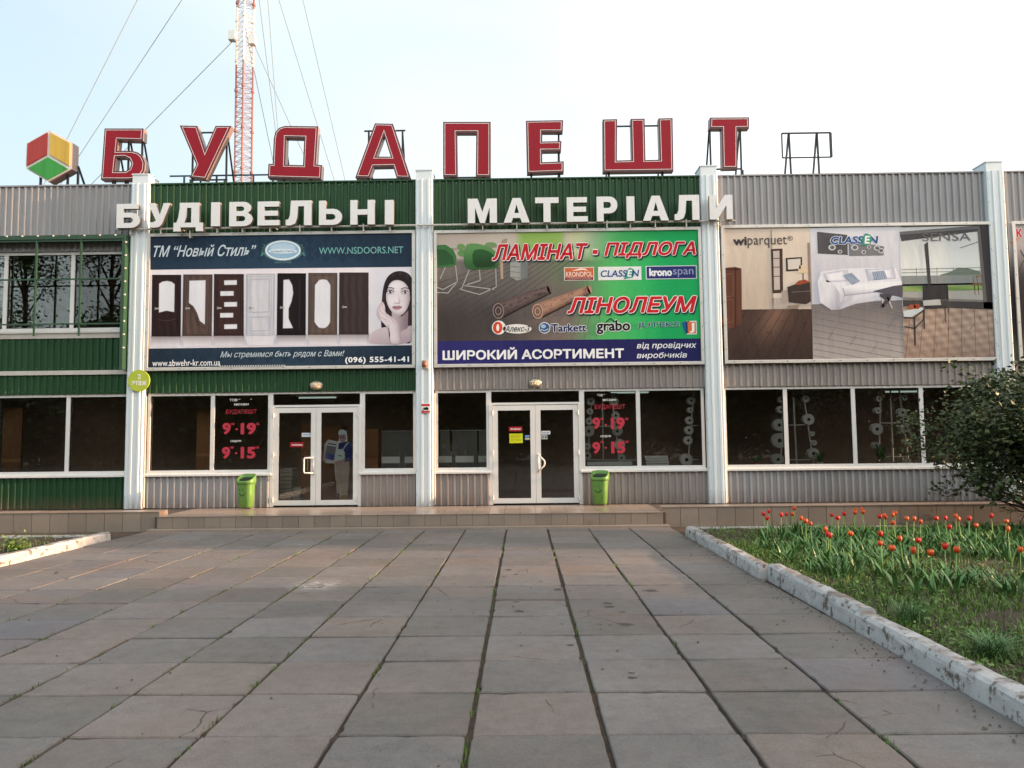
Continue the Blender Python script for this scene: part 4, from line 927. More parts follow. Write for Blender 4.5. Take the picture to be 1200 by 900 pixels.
def roll(x0, y0, x1, y1, r0, r1, ca, cb, seed):
    q = random.Random(seed); dx, dy = x1-x0, y1-y0; L_ = math.hypot(dx, dy); nx, ny = -dy/L_, dx/L_
    n = 14
    for i in range(n):
        a, b = -1+2*i/n, -1+2*(i+1)/n; sh = math.sqrt(max(0, 1-((a+b)/2+.25)**2*.75)); c = mixf((30, 24, 24), ca, sh)
        A.quad((x0+nx*a*r0, y0+ny*a*r0), (x1+nx*a*r1, y1+ny*a*r1), (x1+nx*b*r1, y1+ny*b*r1), (x0+nx*b*r0, y0+ny*b*r0), c, 4) if False else A.poly([(x0+nx*a*r0, y0+ny*a*r0), (x1+nx*a*r1, y1+ny*a*r1), (x1+nx*b*r1, y1+ny*b*r1), (x0+nx*b*r0, y0+ny*b*r0)], c, 4)
    for k in range(46):
        u = q.uniform(.05, .97); v = q.uniform(-.85, .6); r = r0+(r1-r0)*u; du = q.uniform(.02, .09)
        A.line([(x0+dx*u+nx*v*r, y0+dy*u+ny*v*r), (x0+dx*min(1, u+du)+nx*v*r, y0+dy*min(1, u+du)+ny*v*r)], q.uniform(1, 2.5), cb, 5)
        if k % 4 == 0: A.line([(x0+dx*u+nx*v*r, y0+dy*u+ny*v*r), (x0+dx*u+nx*(v+.35)*r, y0+dy*u+ny*(v+.35)*r)], 1.6, mixf(cb, (0, 0, 0), .3), 5)
    A.ell(x1, y1, r1*.55, r1, ca, 4, rot=math.degrees(math.atan2(dy, dx)))
    A.ell(x0, y0, r0*.72, r0, mixf(ca, (0, 0, 0), .2), 6, rot=math.degrees(math.atan2(dy, dx)))
    for k in range(4): A.ring(x0, y0, r0*(.62-k*.15), r0*(.88-k*.22), 2.2, mixf(ca, (230, 210, 200), .45) if k % 2 == 0 else mixf(ca, (0, 0, 0), .5), 7)
roll(322, 358, 528, 272, 34, 17, (104, 88, 86), (66, 56, 56), 1); roll(480, 360, 688, 272, 32, 17, (172, 132, 112), (128, 96, 82), 2)
ol = [((236, 232, 230), .035, 0, 0, -1), ((36, 40, 60), .045, .022, -.022, -2)]
A.text('ЛАМІНАТ', 297, 86, 683, 156, (196, 30, 40), 10, .03, .25, ol); A.text('-', 700, 113, 722, 130, (196, 30, 40), 10, .03, .2, ol, 0); A.text('ПІДЛОГА', 747, 78, 1115, 148, (196, 30, 40), 10, .03, .25, ol)
A.text('ЛІНОЛЕУМ', 598, 297, 1120, 370, (196, 30, 40), 10, .03, .25, ol)
A.rect(586, 182, 707, 236, (222, 214, 206), 3); A.rect(590, 185, 704, 223, (196, 96, 60), 4); A.rect(590, 224, 704, 234, (120, 44, 50), 4); A.poly([(615, 197), (652, 186), (672, 188), (684, 197), (660, 193), (640, 196)], (232, 214, 196), 5); A.text('KRONOPOL', 594, 200, 701, 221, (236, 224, 212), 5, .006); A.text('LAMINATE FLOORING', 600, 226, 696, 232, (220, 190, 186), 5)
A.rect(723, 180, 897, 234, (220, 222, 224), 3); A.text('CLASSEN', 733, 193, 888, 222, (34, 66, 130), 5, .02, .15); A.poly([(836, 200), (848, 184), (866, 190), (870, 208), (862, 224), (842, 228), (826, 232)], (70, 150, 128), 4); A.text('E', 840, 193, 860, 221, (230, 236, 234), 6, .035, .15, tilt=0)
A.rect(914, 176, 1119, 230, (210, 212, 220), 3); A.rect(918, 179, 1116, 227, (42, 48, 108), 4); A.text('krono', 928, 186, 1020, 219, (226, 228, 234), 5, .05); A.text('span', 1024, 190, 1106, 222, (150, 156, 190), 5, .0)
A.ell(324, 425, 28, 28, (228, 224, 222), 4); A.ell(320, 425, 19, 24, (200, 70, 50), 5); A.ell(320, 425, 6, 14, (232, 222, 216), 6); A.ell(398, 430, 58, 19, (222, 218, 214), 4); A.text('Алекс-3', 350, 417, 448, 442, (40, 36, 40), 6, .01, .3)
A.ell(508, 426, 23, 23, (226, 228, 232), 4); A.ell(508, 426, 20, 20, (58, 86, 130), 5); A.ell(503, 420, 10, 8, (150, 180, 206), 6); A.line([(492, 432), (508, 438), (524, 430)], 3, (190, 204, 220), 6)
wo = [((228, 228, 228), .05, 0, 0, -1)]
A.text('Tarkett', 534, 409, 676, 443, (34, 44, 92), 6, .03, 0, wo); A.text('grabo', 716, 394, 852, 452, (28, 26, 30), 6, .03, 0, wo); A.line([(752, 406), (772, 388), (790, 402), (802, 394)], 4, (30, 28, 32), 6)
A.text('JUTEKS', 880, 402, 1050, 430, (30, 96, 104), 6, .022, 0, [((224, 232, 232), .025, 0, 0, -1)])
A.poly([(1060, 404), (1090, 398), (1092, 446), (1074, 450)], (34, 84, 150), 5); A.rect(1078, 398, 1119, 452, (226, 222, 218), 5); A.rect(1082, 402, 1116, 448, (206, 110, 70), 6); A.text('J', 1090, 406, 1110, 446, (240, 234, 230), 7, .03, 0, None, 0)
A.text('ШИРОКИЙ АСОРТИМЕНТ', 98, 498, 827, 556, (232, 232, 236), 4, .035); A.text('від провідних', 878, 482, 1118, 515, (228, 228, 234), 4, .012, .2); A.text('виробників', 878, 522, 1080, 554, (228, 228, 234), 4, .012, .2)
A.build('print', M['print'], t2)

# ---- three rooms advert
t3 = billboard('billboard of three pale room photographs with wooden floors and a white sofa', 4.235, 9.925, 3.15, 6.085)
A = Art(830, 250, 3.2432, BYF)
def plank(x, y): return math.sin(x*.35+y*.8)*.5+.5*math.sin(x*1.3-y*.4)
def walls(c4, fn, l): A.grid(c4, 12, 14, fn, l)
walls([(46, 56), (386, 50), (392, 366), (50, 368)], lambda x, y: mixf((206, 190, 176), (184, 166, 150), sm(y, 80, 360)*.7), 0)
A.grid([(50, 366), (392, 364), (400, 560), (50, 566)], 30, 26, lambda x, y: mixf(mixf((70, 52, 46), (120, 90, 76), math.exp(-((x-250+(y-400)*.35)/48)**2)*(1-sm(y, 380, 560))), (44, 33, 31), sm(y, 400, 560)*.6), 0)
A.poly([(236, 62), (385, 58), (390, 350), (244, 362)], (212, 196, 182), 1); A.poly([(236, 62), (243, 62), (248, 362), (242, 364)], (168, 148, 134), 2); A.poly([(244, 322), (392, 318), (392, 352), (248, 364)], (176, 164, 156), 2)
A.poly([(376, 112), (386, 112), (390, 330), (382, 330)], (150, 124, 110), 2)
A.poly([(238, 136), (282, 134), (284, 302), (244, 304)], (70, 48, 42), 3); A.poly([(246, 144), (270, 142), (272, 290), (250, 292)], (186, 176, 170), 4)
for yy in (172, 205, 240): A.line([(247, yy), (272, yy-1)], 3, (82, 58, 50), 5)
A.poly([(294, 170), (356, 166), (357, 217), (296, 221)], (56, 44, 44), 3); A.poly([(301, 176), (350, 172), (351, 211), (303, 214)], (206, 196, 188), 4)
A.poly([(346, 198), (370, 196), (380, 226), (340, 228)], (214, 190, 158), 4); A.line([(360, 228), (360, 256)], 4, (80, 60, 52), 4)
A.poly([(278, 296), (300, 290), (304, 340), (282, 342)], (168, 152, 142), 4); A.poly([(300, 280), (330, 270), (386, 262), (390, 334), (372, 346), (306, 338)], (58, 46, 44), 5); A.poly([(330, 268), (344, 256), (368, 252), (386, 262), (340, 274)], (150, 70, 44), 6); A.line([(316, 300), (386, 296)], 3, (110, 96, 90), 6); A.poly([(306, 350), (348, 346), (340, 364), (296, 362)], (140, 122, 110), 3)
A.poly([(50, 208), (104, 204), (126, 210), (128, 418), (96, 436), (52, 440)], (92, 56, 44), 3); A.line([(104, 206), (104, 432)], 4, (60, 36, 30), 4); A.line([(54, 214), (122, 212)], 6, (70, 42, 34), 4)
for yy in (232, 330): A.line([(60, yy), (94, yy-2), (94, yy+82), (60, yy+86), (60, yy)], 3, (118, 76, 60), 4)
A.poly([(50, 404), (74, 400), (76, 406), (50, 422)], (140, 84, 56), 5)
for k in range(8): A.line([(150+k*34, 368), (150+k*34-(170-k*14), 558)] if k > 1 else [(120+k*26, 370), (54, 440+k*60)], 1.6, (46, 33, 31), 1)
for k in range(10): x = 120+k*27; y = 390+(k*53) % 150; A.line([(x-8, y), (x+14, y+3)], 1.4, (46, 33, 31), 1)
A.text('wi', 94, 90, 146, 122, (56, 52, 54), 6, .035, tilt=0); A.text('parquet', 149, 88, 298, 132, (70, 66, 68), 6, .0); A.text('®', 300, 86, 321, 104, (80, 74, 76), 6, tilt=0)
# centre room
walls([(386, 56), (732, 50), (739, 332), (394, 346)], lambda x, y: mixf((210, 208, 216), (190, 188, 200), sm(y, 100, 330)), 1)
A.grid([(394, 346), (739, 330), (746, 556), (398, 562)], 26, 22, lambda x, y: mixf((118, 110, 110), (164, 156, 154), sm(y, 340, 540)), 1)
for k in range(9):
    y = 372+k*24
    x1_ = 742; y1_ = y+62
    if y1_ > 552: x1_ = 400+(552-y)/62*342; y1_ = 552
    if x1_ > 420: A.line([(400, y), (x1_, y1_)], 1.5, (112, 104, 104), 2)
for k in range(4): A.line([(520+k*56, 352-k*3), (742, 392-k*12)], 1.3, (110, 102, 102), 2)
for k in range(14): x = 420+(k*73) % 300; y = 380+(k*41) % 150; A.line([(x, y), (x-14, y+13)], 1.3, (112, 104, 104), 2)
A.poly([(413, 70), (528, 82), (530, 158), (416, 153)], (80, 78, 82), 3); A.poly([(533, 112), (620, 118), (668, 126), (666, 160), (535, 162)], (120, 118, 122), 3)
for cx, cy, r in ((470, 130, 14), (500, 146, 9), (488, 110, 8), (556, 130, 14), (590, 148, 9), (640, 132, 12), (656, 142, 12), (610, 128, 8)): A.ell(cx, cy, r, r*.8, (200, 200, 204), 4); A.ell(cx+1, cy, r*.6, r*.5, (96, 94, 98), 5)
A.text('CLASSEN', 464, 86, 646, 118, (44, 82, 146), 8, .035, .15, [((226, 228, 230), .05, 0, 0, -1)]); A.poly([(582, 96), (596, 76), (616, 82), (624, 104), (606, 122), (584, 124)], (62, 140, 122), 9); A.text('E', 592, 86, 614, 116, (232, 236, 234), 10, .035, .1, tilt=0)
A.shade([(428, 222), (520, 210), (600, 208), (712, 208), (726, 240), (738, 268), (738, 318), (560, 344), (500, 366), (468, 368), (424, 338), (414, 264)], lambda x, y, k: mixf((224, 222, 230), (164, 162, 176), sm(y, 290, 350)*.7+.2*math.sin(x*.12)*sm(y, 300, 320)), 3)
A.shade([(512, 280), (560, 268), (736, 258), (738, 290), (516, 312)], lambda x, y, k: mixf((234, 232, 238), (182, 180, 192), sm(y, 284, 314)), 4); A.line([(512, 284), (520, 312), (738, 288)], 3, (164, 162, 174), 5); A.line([(520, 312), (500, 366)], 3, (180, 178, 190), 5)
A.shade([(416, 268), (440, 250), (470, 262), (498, 300), (500, 364), (468, 368), (424, 338)], lambda x, y, k: mixf((216, 214, 222), (166, 164, 176), sm(x+y*.4, 570, 650)), 4)
A.shade([(436, 228), (520, 214), (532, 258), (450, 262)], lambda x, y, k: mixf((232, 230, 236), (190, 188, 200), sm(k, .5, 1)), 4); A.shade([(596, 212), (706, 208), (714, 248), (610, 256)], lambda x, y, k: mixf((230, 228, 236), (188, 186, 198), sm(k, .5, 1)), 4); A.line([(526, 214), (540, 262)], 2, (170, 168, 180), 5); A.line([(598, 212), (610, 258)], 2, (170, 168, 180), 5)
A.poly([(512, 236), (544, 226), (576, 258), (548, 272)], (136, 148, 172), 6); A.poly([(622, 222), (668, 218), (680, 248), (630, 254)], (140, 152, 176), 6)
for k in range(6): A.line([(520+k*8, 236+k*3), (546+k*5, 266-k)], 1.2, (196, 202, 214), 7); A.line([(628+k*8, 222), (634+k*8, 250)], 1.2, (196, 202, 214), 7)
A.poly([(626, 296), (704, 276), (738, 272), (738, 320), (680, 308)], (84, 80, 92), 7); A.poly([(650, 306), (700, 306), (690, 330), (664, 360), (654, 352), (672, 330), (652, 316)], (70, 66, 74), 8); A.line([(680, 318), (698, 362)], 6, (180, 178, 184), 8); A.line([(660, 318), (664, 358)], 6, (180, 178, 184), 8)
# right room
walls([(724, 54), (1064, 46), (1080, 366), (738, 366)], lambda x, y: mixf((196, 198, 200), (214, 216, 214), sm(y, 90, 200)), 2)
A.grid([(738, 352), (1080, 362), (1088, 554), (744, 560)], 40, 30, lambda x, y: mixf(mixf((140, 116, 104), (186, 164, 148), .5+.5*plank(x*.1, y*.3)), (128, 106, 96), sm(y, 420, 560)*.5), 3)
A.poly([(726, 70), (1030, 46), (1064, 46), (1030, 66), (735, 104)], (96, 96, 100), 4); A.poly([(727, 82), (1030, 58), (1030, 68), (734, 106)], (64, 66, 70), 5)
A.poly([(1030, 48), (1064, 47), (1080, 364), (1046, 362)], (52, 50, 54), 6); A.poly([(1022, 60), (1032, 60), (1058, 336), (1046, 338)], (100, 92, 90), 7)
A.poly([(820, 118), (834, 108), (846, 270), (834, 272)], (58, 58, 62), 6); A.line([(955, 132), (1028, 108)], 3, (120, 122, 124), 5)
A.poly([(880, 234), (920, 222), (950, 206), (985, 208), (1034, 222), (1036, 240), (880, 242)], (104, 118, 104), 3); A.poly([(734, 238), (1038, 234), (1040, 270), (736, 276)], (132, 136, 136), 4); A.poly([(736, 270), (1040, 264), (1042, 296), (738, 300)], (104, 106, 106), 4)
for yy in (212, 224): A.line([(734, yy+2), (1036, yy-6)], 2, (126, 128, 130), 5)
for xx in (790, 868, 930, 985): A.line([(xx, 206), (xx+2, 262)], 2, (126, 128, 130), 5)
A.grid([(736, 278), (1040, 272), (1040, 292), (738, 298)], 40, 2, lambda x, y: mixf((88, 124, 62), (140, 160, 96), .5+.5*math.sin(x*1.7+y)), 6)
A.poly([(738, 296), (1044, 290), (1048, 330), (738, 330)], (160, 158, 154), 5); A.line([(740, 324), (1050, 334)], 9, (120, 116, 112), 6); A.poly([(738, 330), (1082, 338), (1082, 366), (740, 352)], (62, 60, 62), 6)
for xx in (1006, 1020): A.line([(xx, 238), (xx+8, 310)], 3, (142, 92, 66), 6)
A.line([(1004, 268), (1042, 266)], 4, (150, 96, 70), 6); A.line([(1014, 240), (1038, 238)], 4, (150, 96, 70), 6)
A.poly([(814, 274), (908, 272), (910, 326), (814, 330)], (44, 44, 48), 8); A.poly([(814, 332), (880, 326), (884, 350), (818, 356)], (180, 180, 178), 8); A.poly([(818, 352), (904, 348), (900, 360), (824, 364)], (52, 50, 54), 8)
for pts in ([(908, 276), (912, 378)], [(898, 356), (902, 412)], [(820, 358), (820, 440)], [(884, 330), (910, 330)]): A.line(pts, 4, (70, 68, 70), 8)
A.poly([(740, 372), (810, 358), (820, 366), (764, 398), (742, 394)], (196, 202, 206), 8); A.line([(742, 396), (780, 398), (820, 366)], 5, (50, 48, 50), 9); A.line([(782, 398), (785, 502)], 6, (48, 46, 48), 9); A.line([(744, 430), (784, 438), (818, 402)], 4, (60, 58, 60), 9); A.line([(818, 368), (820, 440)], 5, (48, 46, 48), 9)
A.ell(774, 356, 14, 9, (168, 82, 50), 9); A.ell(792, 354, 12, 10, (150, 66, 44), 9)
q = random.Random(4)
for k in range(60):
    x, y = q.uniform(760, 1070), q.uniform(372, 548); A.line([(x, y), (x+q.uniform(-16, 10), y+q.uniform(4, 26))], q.uniform(1, 3), mixf((122, 102, 92), (184, 164, 148), q.random()), 4)
for k in range(7): A.line([(770+k*48, 362), (748+k*54, 556)], 1.6, (100, 82, 74), 4)
A.text('SENSA', 812, 74, 996, 106, (96, 96, 100), 9, .0, 0, None, .012)
A.build('print', M['print'], t3)

# ---- edge of the fourth board
t4 = billboard('dark glossy banner cut off by the right edge of the photo', 10.33, 15.8, 3.14, 6.08)
A = Art(830, 250, 3.2432, BYF)
X1 = 2950
A.grid([(1136, 40), (X1, 10), (X1+30, 520), (1164, 566)], 40, 30, lambda x, y: mixf(mixf((168, 160, 160), (70, 66, 70), sm(y, 110, 260)), mixf((34, 32, 36), (70, 74, 58), sm(y, 430, 520)), sm(y+18*math.sin(x*.07), 200, 300)), 0)
A.text('К', 1170, 58, 1192, 92, (190, 40, 60), 5, .05, 0, [((230, 226, 226), .05, 0, 0, -1)], 0)
A.poly([(1146, 110), (1166, 96), (1182, 60), (1178, 96), (1160, 130)], (206, 120, 70), 3)
q = random.Random(9)
for k in range(30): 
    x = 1150+k*40+q.uniform(-14, 14); A.line([(x, 330), (x+q.uniform(-20, 20), 230), (x+q.uniform(-50, 50), 140)], q.uniform(2, 6), (40, 38, 42), 4)
A.build('print', M['print'], t4)

# ================================================================== SMALL THINGS ON THE FACADE
def disc(b, cx, cz, r, y0, y1, n=24, mi=0): b.prism([[(cx+r*math.cos(2*math.pi*i/n), cz+r*math.sin(2*math.pi*i/n)) for i in range(n)]], y0, y1, mi, mi)
X, Z = at(162.5, 446, FY-.2)
t = thing('round_floor_sign', 'round lime green sign reading 2 этаж on the left pilaster', 'sign', (X, FY-.2, Z))
b = MB(); disc(b, X, Z, .228, FY-.2, FY-.165, 32); b.build('disc', mat('lime_plastic', 'a9b83a', .4, 0, .08), t)
A = Art(0, 260, 4.5, FY-.201); A.text('2', 724, 802, 744, 829, (226, 226, 214), 1, .03, tilt=0); A.text('этаж', 694, 838, 774, 862, (226, 226, 214), 1, .035, tilt=0); A.build('lettering', M['decal'], t)
X0, Z1 = at(494, 472.5, FY-.17); X1, Z0 = at(504, 484, FY-.17)
t = thing('camera_notice', 'small red and white surveillance camera notice on the middle pilaster', 'notice', (X0, FY-.17, Z0))
b = MB(); b.box(X0, X1, FY-.172, FY-.16, Z0, Z1); b.build('plate', mat('notice_white', 'dcd6d2', .4, 0, .03), t)
A = Art(490, 430, 4.738, FY-.173)
A.rect(18, 206, 66, 217, (190, 40, 50), 1); A.rect(18, 244, 66, 254, (190, 40, 50), 1); A.poly([(26, 228), (50, 222), (58, 230), (54, 240), (34, 238)], (30, 28, 30), 1); A.line([(30, 238), (24, 244)], 5, (30, 28, 30), 1); A.build('pictogram', M['decal'], t)
X, Z = at(497.5, 426.5, FY-.2)
t = thing('alarm_beacon', 'small brown alarm beacon on the pilaster between two billboards', 'beacon', (X, FY-.16, Z))
b = MB(); b.box(X-.05, X+.05, FY-.2, FY-.16, Z-.09, Z+.09, ch=.01); b.build('base', M['trim'], t); b = MB(); b.lathe([(.001, Z-.075), (.05, Z-.06), (.055, Z), (.04, Z+.06), (.001, Z+.07)], X, FY-.22, 10); b.build('cap', mat('amber_cap', '7a4a2c', .3), t, True)
def bulkhead(px, py, lab):
    X, Z = at(px, py, FY-.1); t = thing('wall_lamp', lab, 'lamp', (X, FY-.04, Z), 'oval lamps over the doors')
    def dome(rx, rz, y0, d, n=20, k=6, mi=0):
        b = MB(); vs = []; fs = []
        for i in range(k+1):
            a = math.pi/2*i/k; r = math.cos(a); y = y0-d*math.sin(a)
            vs += [(X+rx*max(r, .02)*math.cos(2*math.pi*j/n), y, Z+rz*max(r, .02)*math.sin(2*math.pi*j/n)) for j in range(n)]
        for i in range(k):
            for j in range(n): fs.append((i*n+j, i*n+(j+1) % n, (i+1)*n+(j+1) % n, (i+1)*n+j))
        b.add(vs, fs, mi); return b
    dome(.145, .1, FY-.03, .06).build('base', M['metal'], t, True); dome(.115, .072, FY-.075, .085).build('glass', M['lampglass'], t, True)
    c = MB()
    for s in (-.05, 0, .05): c.tube([(X+s, FY-.06, Z-.09), (X+s*1.1, FY-.165, Z-.04), (X+s*1.1, FY-.165, Z+.04), (X+s, FY-.06, Z+.09)], .006, 6)
    c.tube([(X-.135, FY-.06, Z), (X-.08, FY-.15, Z), (X+.08, FY-.15, Z), (X+.135, FY-.06, Z)], .006, 6); c.build('cage', M['metal'], t)
bulkhead(369.5, 451.5, 'oval caged wall lamp on green cladding over the left doors'); bulkhead(627, 448.5, 'oval caged wall lamp on brown grey cladding over the right doors')
# litter bins
def litter_bin(px, py, lab):
    X = at(px, py, 15.95)[0]; Y = 15.95
    t = thing('litter_bin', lab, 'litter bin', (X, Y, PORCH_Z), 'green litter bins')
    def ring(z, w, d, tilt=0, n=28):      # flat back, round front; tilt raises the back
        pts = []
        for i in range(n):
            a = 2*math.pi*i/n; c, s = math.cos(a), math.sin(a)
            x = w*(abs(c)**.62)*(1 if c > 0 else -1); y = (d if s < 0 else d*.6)*(abs(s)**.62)*(1 if s > 0 else -1)
            pts.append((X+x, Y+y, z+tilt*(y+d)))
        return pts
    def loft(rs, cap0=True, cap1=True):
        b = MB(); n = 28; b.add([p for r in rs for p in r], [(i*n+j, i*n+(j+1) % n, (i+1)*n+(j+1) % n, (i+1)*n+j) for i in range(len(rs)-1) for j in range(n)]+([tuple(range(n-1, -1, -1))] if cap0 else [])+([tuple((len(rs)-1)*n+j for j in range(n))] if cap1 else []))
        return b
    z = PORCH_Z+.03
    loft([ring(z, .13, .12), ring(z+.02, .155, .145), ring(z+.3, .172, .162), ring(z+.53, .188, .178)], True, False).build('body', M['bin'], t, True)
    loft([ring(z+.515, .19, .18), ring(z+.518, .206, .196), ring(z+.55, .21, .2, .1), ring(z+.57, .207, .197, .4), ring(z+.585, .197, .187, .5), ring(z+.582, .168, .155, .5), ring(z+.52, .16, .15, .45)], False, False).build('rim', M['bin'], t, True)
    b = loft([ring(z+.545, .172, .16, .46), ring(z+.545, .1, .09, .46)], False, True); b.build('opening', M['bindark'], t)  # dark plate closes the mouth, coloured as the shade inside the bin
    b = MB()
    for s in (-.045, .045): b.tube([(X+s-.03, Y-.176, z+.41), (X+s-.03, Y-.176, z+.38)], .008, 6)
    b.tube([(X-.09+.02*k, Y-.172+.0018*abs(k-4)**1.5, z+.32-.006*(16-(k-4)**2)*.6) for k in range(9)], .007, 6); b.build('smile_mark', M['bindark'], t)
    b = MB(); b.box(X-.03, X+.03, Y+.07, Y+.12, PORCH_Z, z+.4); b.box(X-.1, X+.1, Y+.0, Y+.14, PORCH_Z-.0, PORCH_Z+.02); b.build('post', M['metal'], t); t.scale = (.9, .9, .93); t.rotation_euler = (0, 0, R(-13 if px < 400 else -19))
litter_bin(289, 590, 'green plastic litter bin by the grey panel left of the left doors'); litter_bin(703.5, 586, 'green plastic litter bin right of the right doors under the hours window')

# opening hours on the glass
def hours(ox, oy, sc, pts, lab):
    red = (186, 58, 74); wh = (224, 222, 220)
    X, _ = at(ox+pts[2][1][0]/sc, oy+pts[2][1][1]/sc, FY+.066); root = thing('opening_hours_lettering', lab, 'lettering', (X, FY+.066, 1.1))
    for ps in [[p] for p in pts]:
        t = Art(ox, oy, sc, FY+.066)
        for body, bb, c, bold, sh in ps: t.text(body, *bb, red if c else wh, 1, bold, sh, None, 0)
        t.build('shop_name' if ps[0][0] == 'БУДАПЕШТ' else ('hour_figure' if ps[0][2] else 'caption'), M['decal'], root)
hours(160, 440, 5.0, [('ТОВ “         ”', (545, 136, 676, 151), 0, .02, 0), ('МАГАЗИН', (572, 163, 656, 176), 0, .03, 0), ('БУДАПЕШТ', (522, 199, 706, 229), 1, .004, .2), ('9', (503, 277, 553, 346), 1, .05, 0), ('00', (553, 277, 574, 291), 1, .03, 0), ('-', (580, 310, 594, 320), 1, .05, 0), ('19', (610, 277, 700, 346), 1, .05, 0), ('00', (700, 277, 720, 291), 1, .03, 0), ('НЕДІЛЯ', (551, 379, 613, 392), 0, .03, 0), ('9', (500, 418, 549, 488), 1, .05, 0), ('00', (549, 415, 570, 429), 1, .03, 0), ('-', (577, 450, 590, 460), 1, .05, 0), ('15', (610, 418, 697, 487), 1, .05, 0), ('00', (697, 415, 718, 429), 1, .03, 0)], 'red and white opening hours lettered on the glass left of the left doors')
hours(660, 430, 4.7368, [('ТОВ “', (188, 150, 232, 163), 0, .02, 0), ('МАГАЗИН', (219, 177, 294, 189), 0, .03, 0), ('БУДАПЕШТ', (175, 208, 344, 238), 1, .004, .0), ('9', (162, 280, 206, 346), 1, .05, 0), ('00', (206, 282, 224, 296), 1, .03, 0), ('-', (231, 316, 243, 325), 1, .05, 0), ('19', (264, 280, 342, 346), 1, .05, 0), ('00', (343, 282, 361, 296), 1, .03, 0), ('НЕДІЛЯ', (207, 379, 266, 392), 0, .03, 0), ('9', (162, 416, 206, 482), 1, .05, 0), ('00', (206, 410, 224, 424), 1, .03, 0), ('-', (231, 444, 243, 453), 1, .05, 0), ('15', (266, 414, 345, 480), 1, .05, 0), ('00', (345, 408, 363, 422), 1, .03, 0)], 'red and white opening hours lettered on the glass right of the right doors')
# stickers on the doors
def sticker(name, lab, ox, oy, sc, x0, y0, x1, y1, c, extra=None, y=FY+.034):
    A = Art(ox, oy, sc, y); A.rect(x0, y0, x1, y1, c, 0)
    if extra: extra(A)
    tag(A.build(name, M['decal']), lab, 'sticker')
sc3 = 5.0; sc4 = 4.7381
def scrib(x0, x1, y, n, c, h=2.4):
    def f(A):
        q = random.Random(int(x0)); x = x0
        while x < x1: wd = q.uniform(3, 8); A.rect(x, y-h, min(x1, x+wd), y+h, c, 1); x += wd+2
    return f
def lines(x0, x1, ys, c):
    def f(A):
        for k, yy in enumerate(ys): A.rect(x0, yy-1, x1-(k % 3)*6, yy+1, c, 1)
    return f
sticker('door_plaque', 'small red plaque inside the left leaf of the left doors', 310, 440, sc3, 149, 391, 231, 420, (150, 34, 42), scrib(160, 222, 407, 8, (226, 206, 206), 4))
sticker('door_label', 'small pale label near the handle of the left doors', 310, 440, sc3, 218, 336, 278, 360, (196, 202, 212), scrib(226, 268, 347, 6, (120, 126, 150)))
sticker('door_plaque', 'small red plaque above the yellow notice on the right doors', 490, 430, sc4, 504, 332, 578, 357, (168, 40, 46), scrib(512, 570, 345, 8, (230, 212, 210), 4))
sticker('door_notice', 'yellow paper notice on the left leaf of the right doors', 490, 430, sc4, 507, 370, 581, 423, (214, 216, 40), lines(513, 574, (378, 386, 394, 402, 410), (150, 150, 40)))
sticker('door_label', 'blue and yellow label beside the yellow notice', 490, 430, sc4, 592, 378, 631, 406, (60, 110, 170), lambda A: (A.rect(594, 394, 629, 403, (210, 200, 120), 1), A.rect(596, 382, 626, 385, (220, 226, 232), 1)))
sticker('door_label', 'long white label on the right leaf of the right doors', 490, 430, sc4, 682, 355, 734, 375, (212, 214, 218), scrib(688, 728, 366, 6, (110, 120, 150)))
sticker('door_label', 'small grey label with a round mark on the right leaf of the right doors', 490, 430, sc4, 683, 378, 718, 402, (176, 178, 180), lambda A: (A.ell(694, 390, 6, 6, (50, 50, 54), 1, n=10), A.ell(694, 390, 3, 3, (190, 190, 190), 2, n=8), A.rect(704, 384, 714, 396, (110, 110, 114), 1)))

# ================================================================== BEHIND THE GLASS
def goods_box(name, lab, cat, px0, py0, px1, py1, Y, d, mt, strip=None, group=None):
    X0, Z1 = at(px0, py0, Y); X1, Z0 = at(px1, py1, Y); Z0 = max(Z0, PORCH_Z) if py1 < 585 else PORCH_Z
    t = thing(name, lab, cat, ((X0+X1)/2, Y, Z0), group)
    b = MB(); b.box(X0, X1, Y, Y+d, Z0, Z1, ch=.004); b.build('carton', mt, t)
    if strip: b = MB(); b.box(X0-.002, X1+.002, Y-.004, Y-.001, Z0+(Z1-Z0)*strip[0], Z0+(Z1-Z0)*strip[1]); b.build('band', strip[2], t)
    return t
kraft = mat('light_board', 'a3744c', .8, 0, .1)
goods_box('cardboard_box', 'tall brown carton behind the left leaf of the left doors', 'box', 353, 495, 365, 600, 17.2, .4, M['cardboard'], (.55, .6, kraft))
goods_box('cardboard_box', 'brown carton behind the standee in the left doors', 'box', 378, 500, 400, 600, 17.6, .5, M['cardboard'], (.6, .66, kraft))
goods_box('cardboard_box', 'brown carton in the window right of the left doors', 'box', 429, 503, 443, 600, 17.3, .4, M['cardboard'], (.35, .6, kraft))
goods_box('wooden_board', 'brown board standing behind the glass at the far left', 'board', 4, 478, 22, 600, 17.0, .05, M['cardboard'], (.45, .48, kraft))
goods_box('wooden_board', 'tall dim brown board behind the glass left of the hours lettering', 'board', 231, 480, 246, 600, 17.4, .05, M['cardboard'], (.5, .53, kraft))
def stack(lab, px0, px1, py0, n, Y, d, mt, cat='stack', base=None, name='tile_stack'):
    X0, Z1 = at(px0, py0, Y); X1, _ = at(px1, py0, Y); Z0 = PORCH_Z if base is None else base
    t = thing(name, lab, cat, ((X0+X1)/2, Y, Z0))
    h = (Z1-Z0)/n
    for k in range(n):
        j = rnd.uniform(-.015, .015); b = MB(); b.box(X0+j, X1+j, Y, Y+d, Z0+k*h+.002, Z0+(k+1)*h-.008, ch=.003); b.build('pack', mt, t)
    return t
pack = mat('pale_pack', 'a7a698', .7, 0, .08)
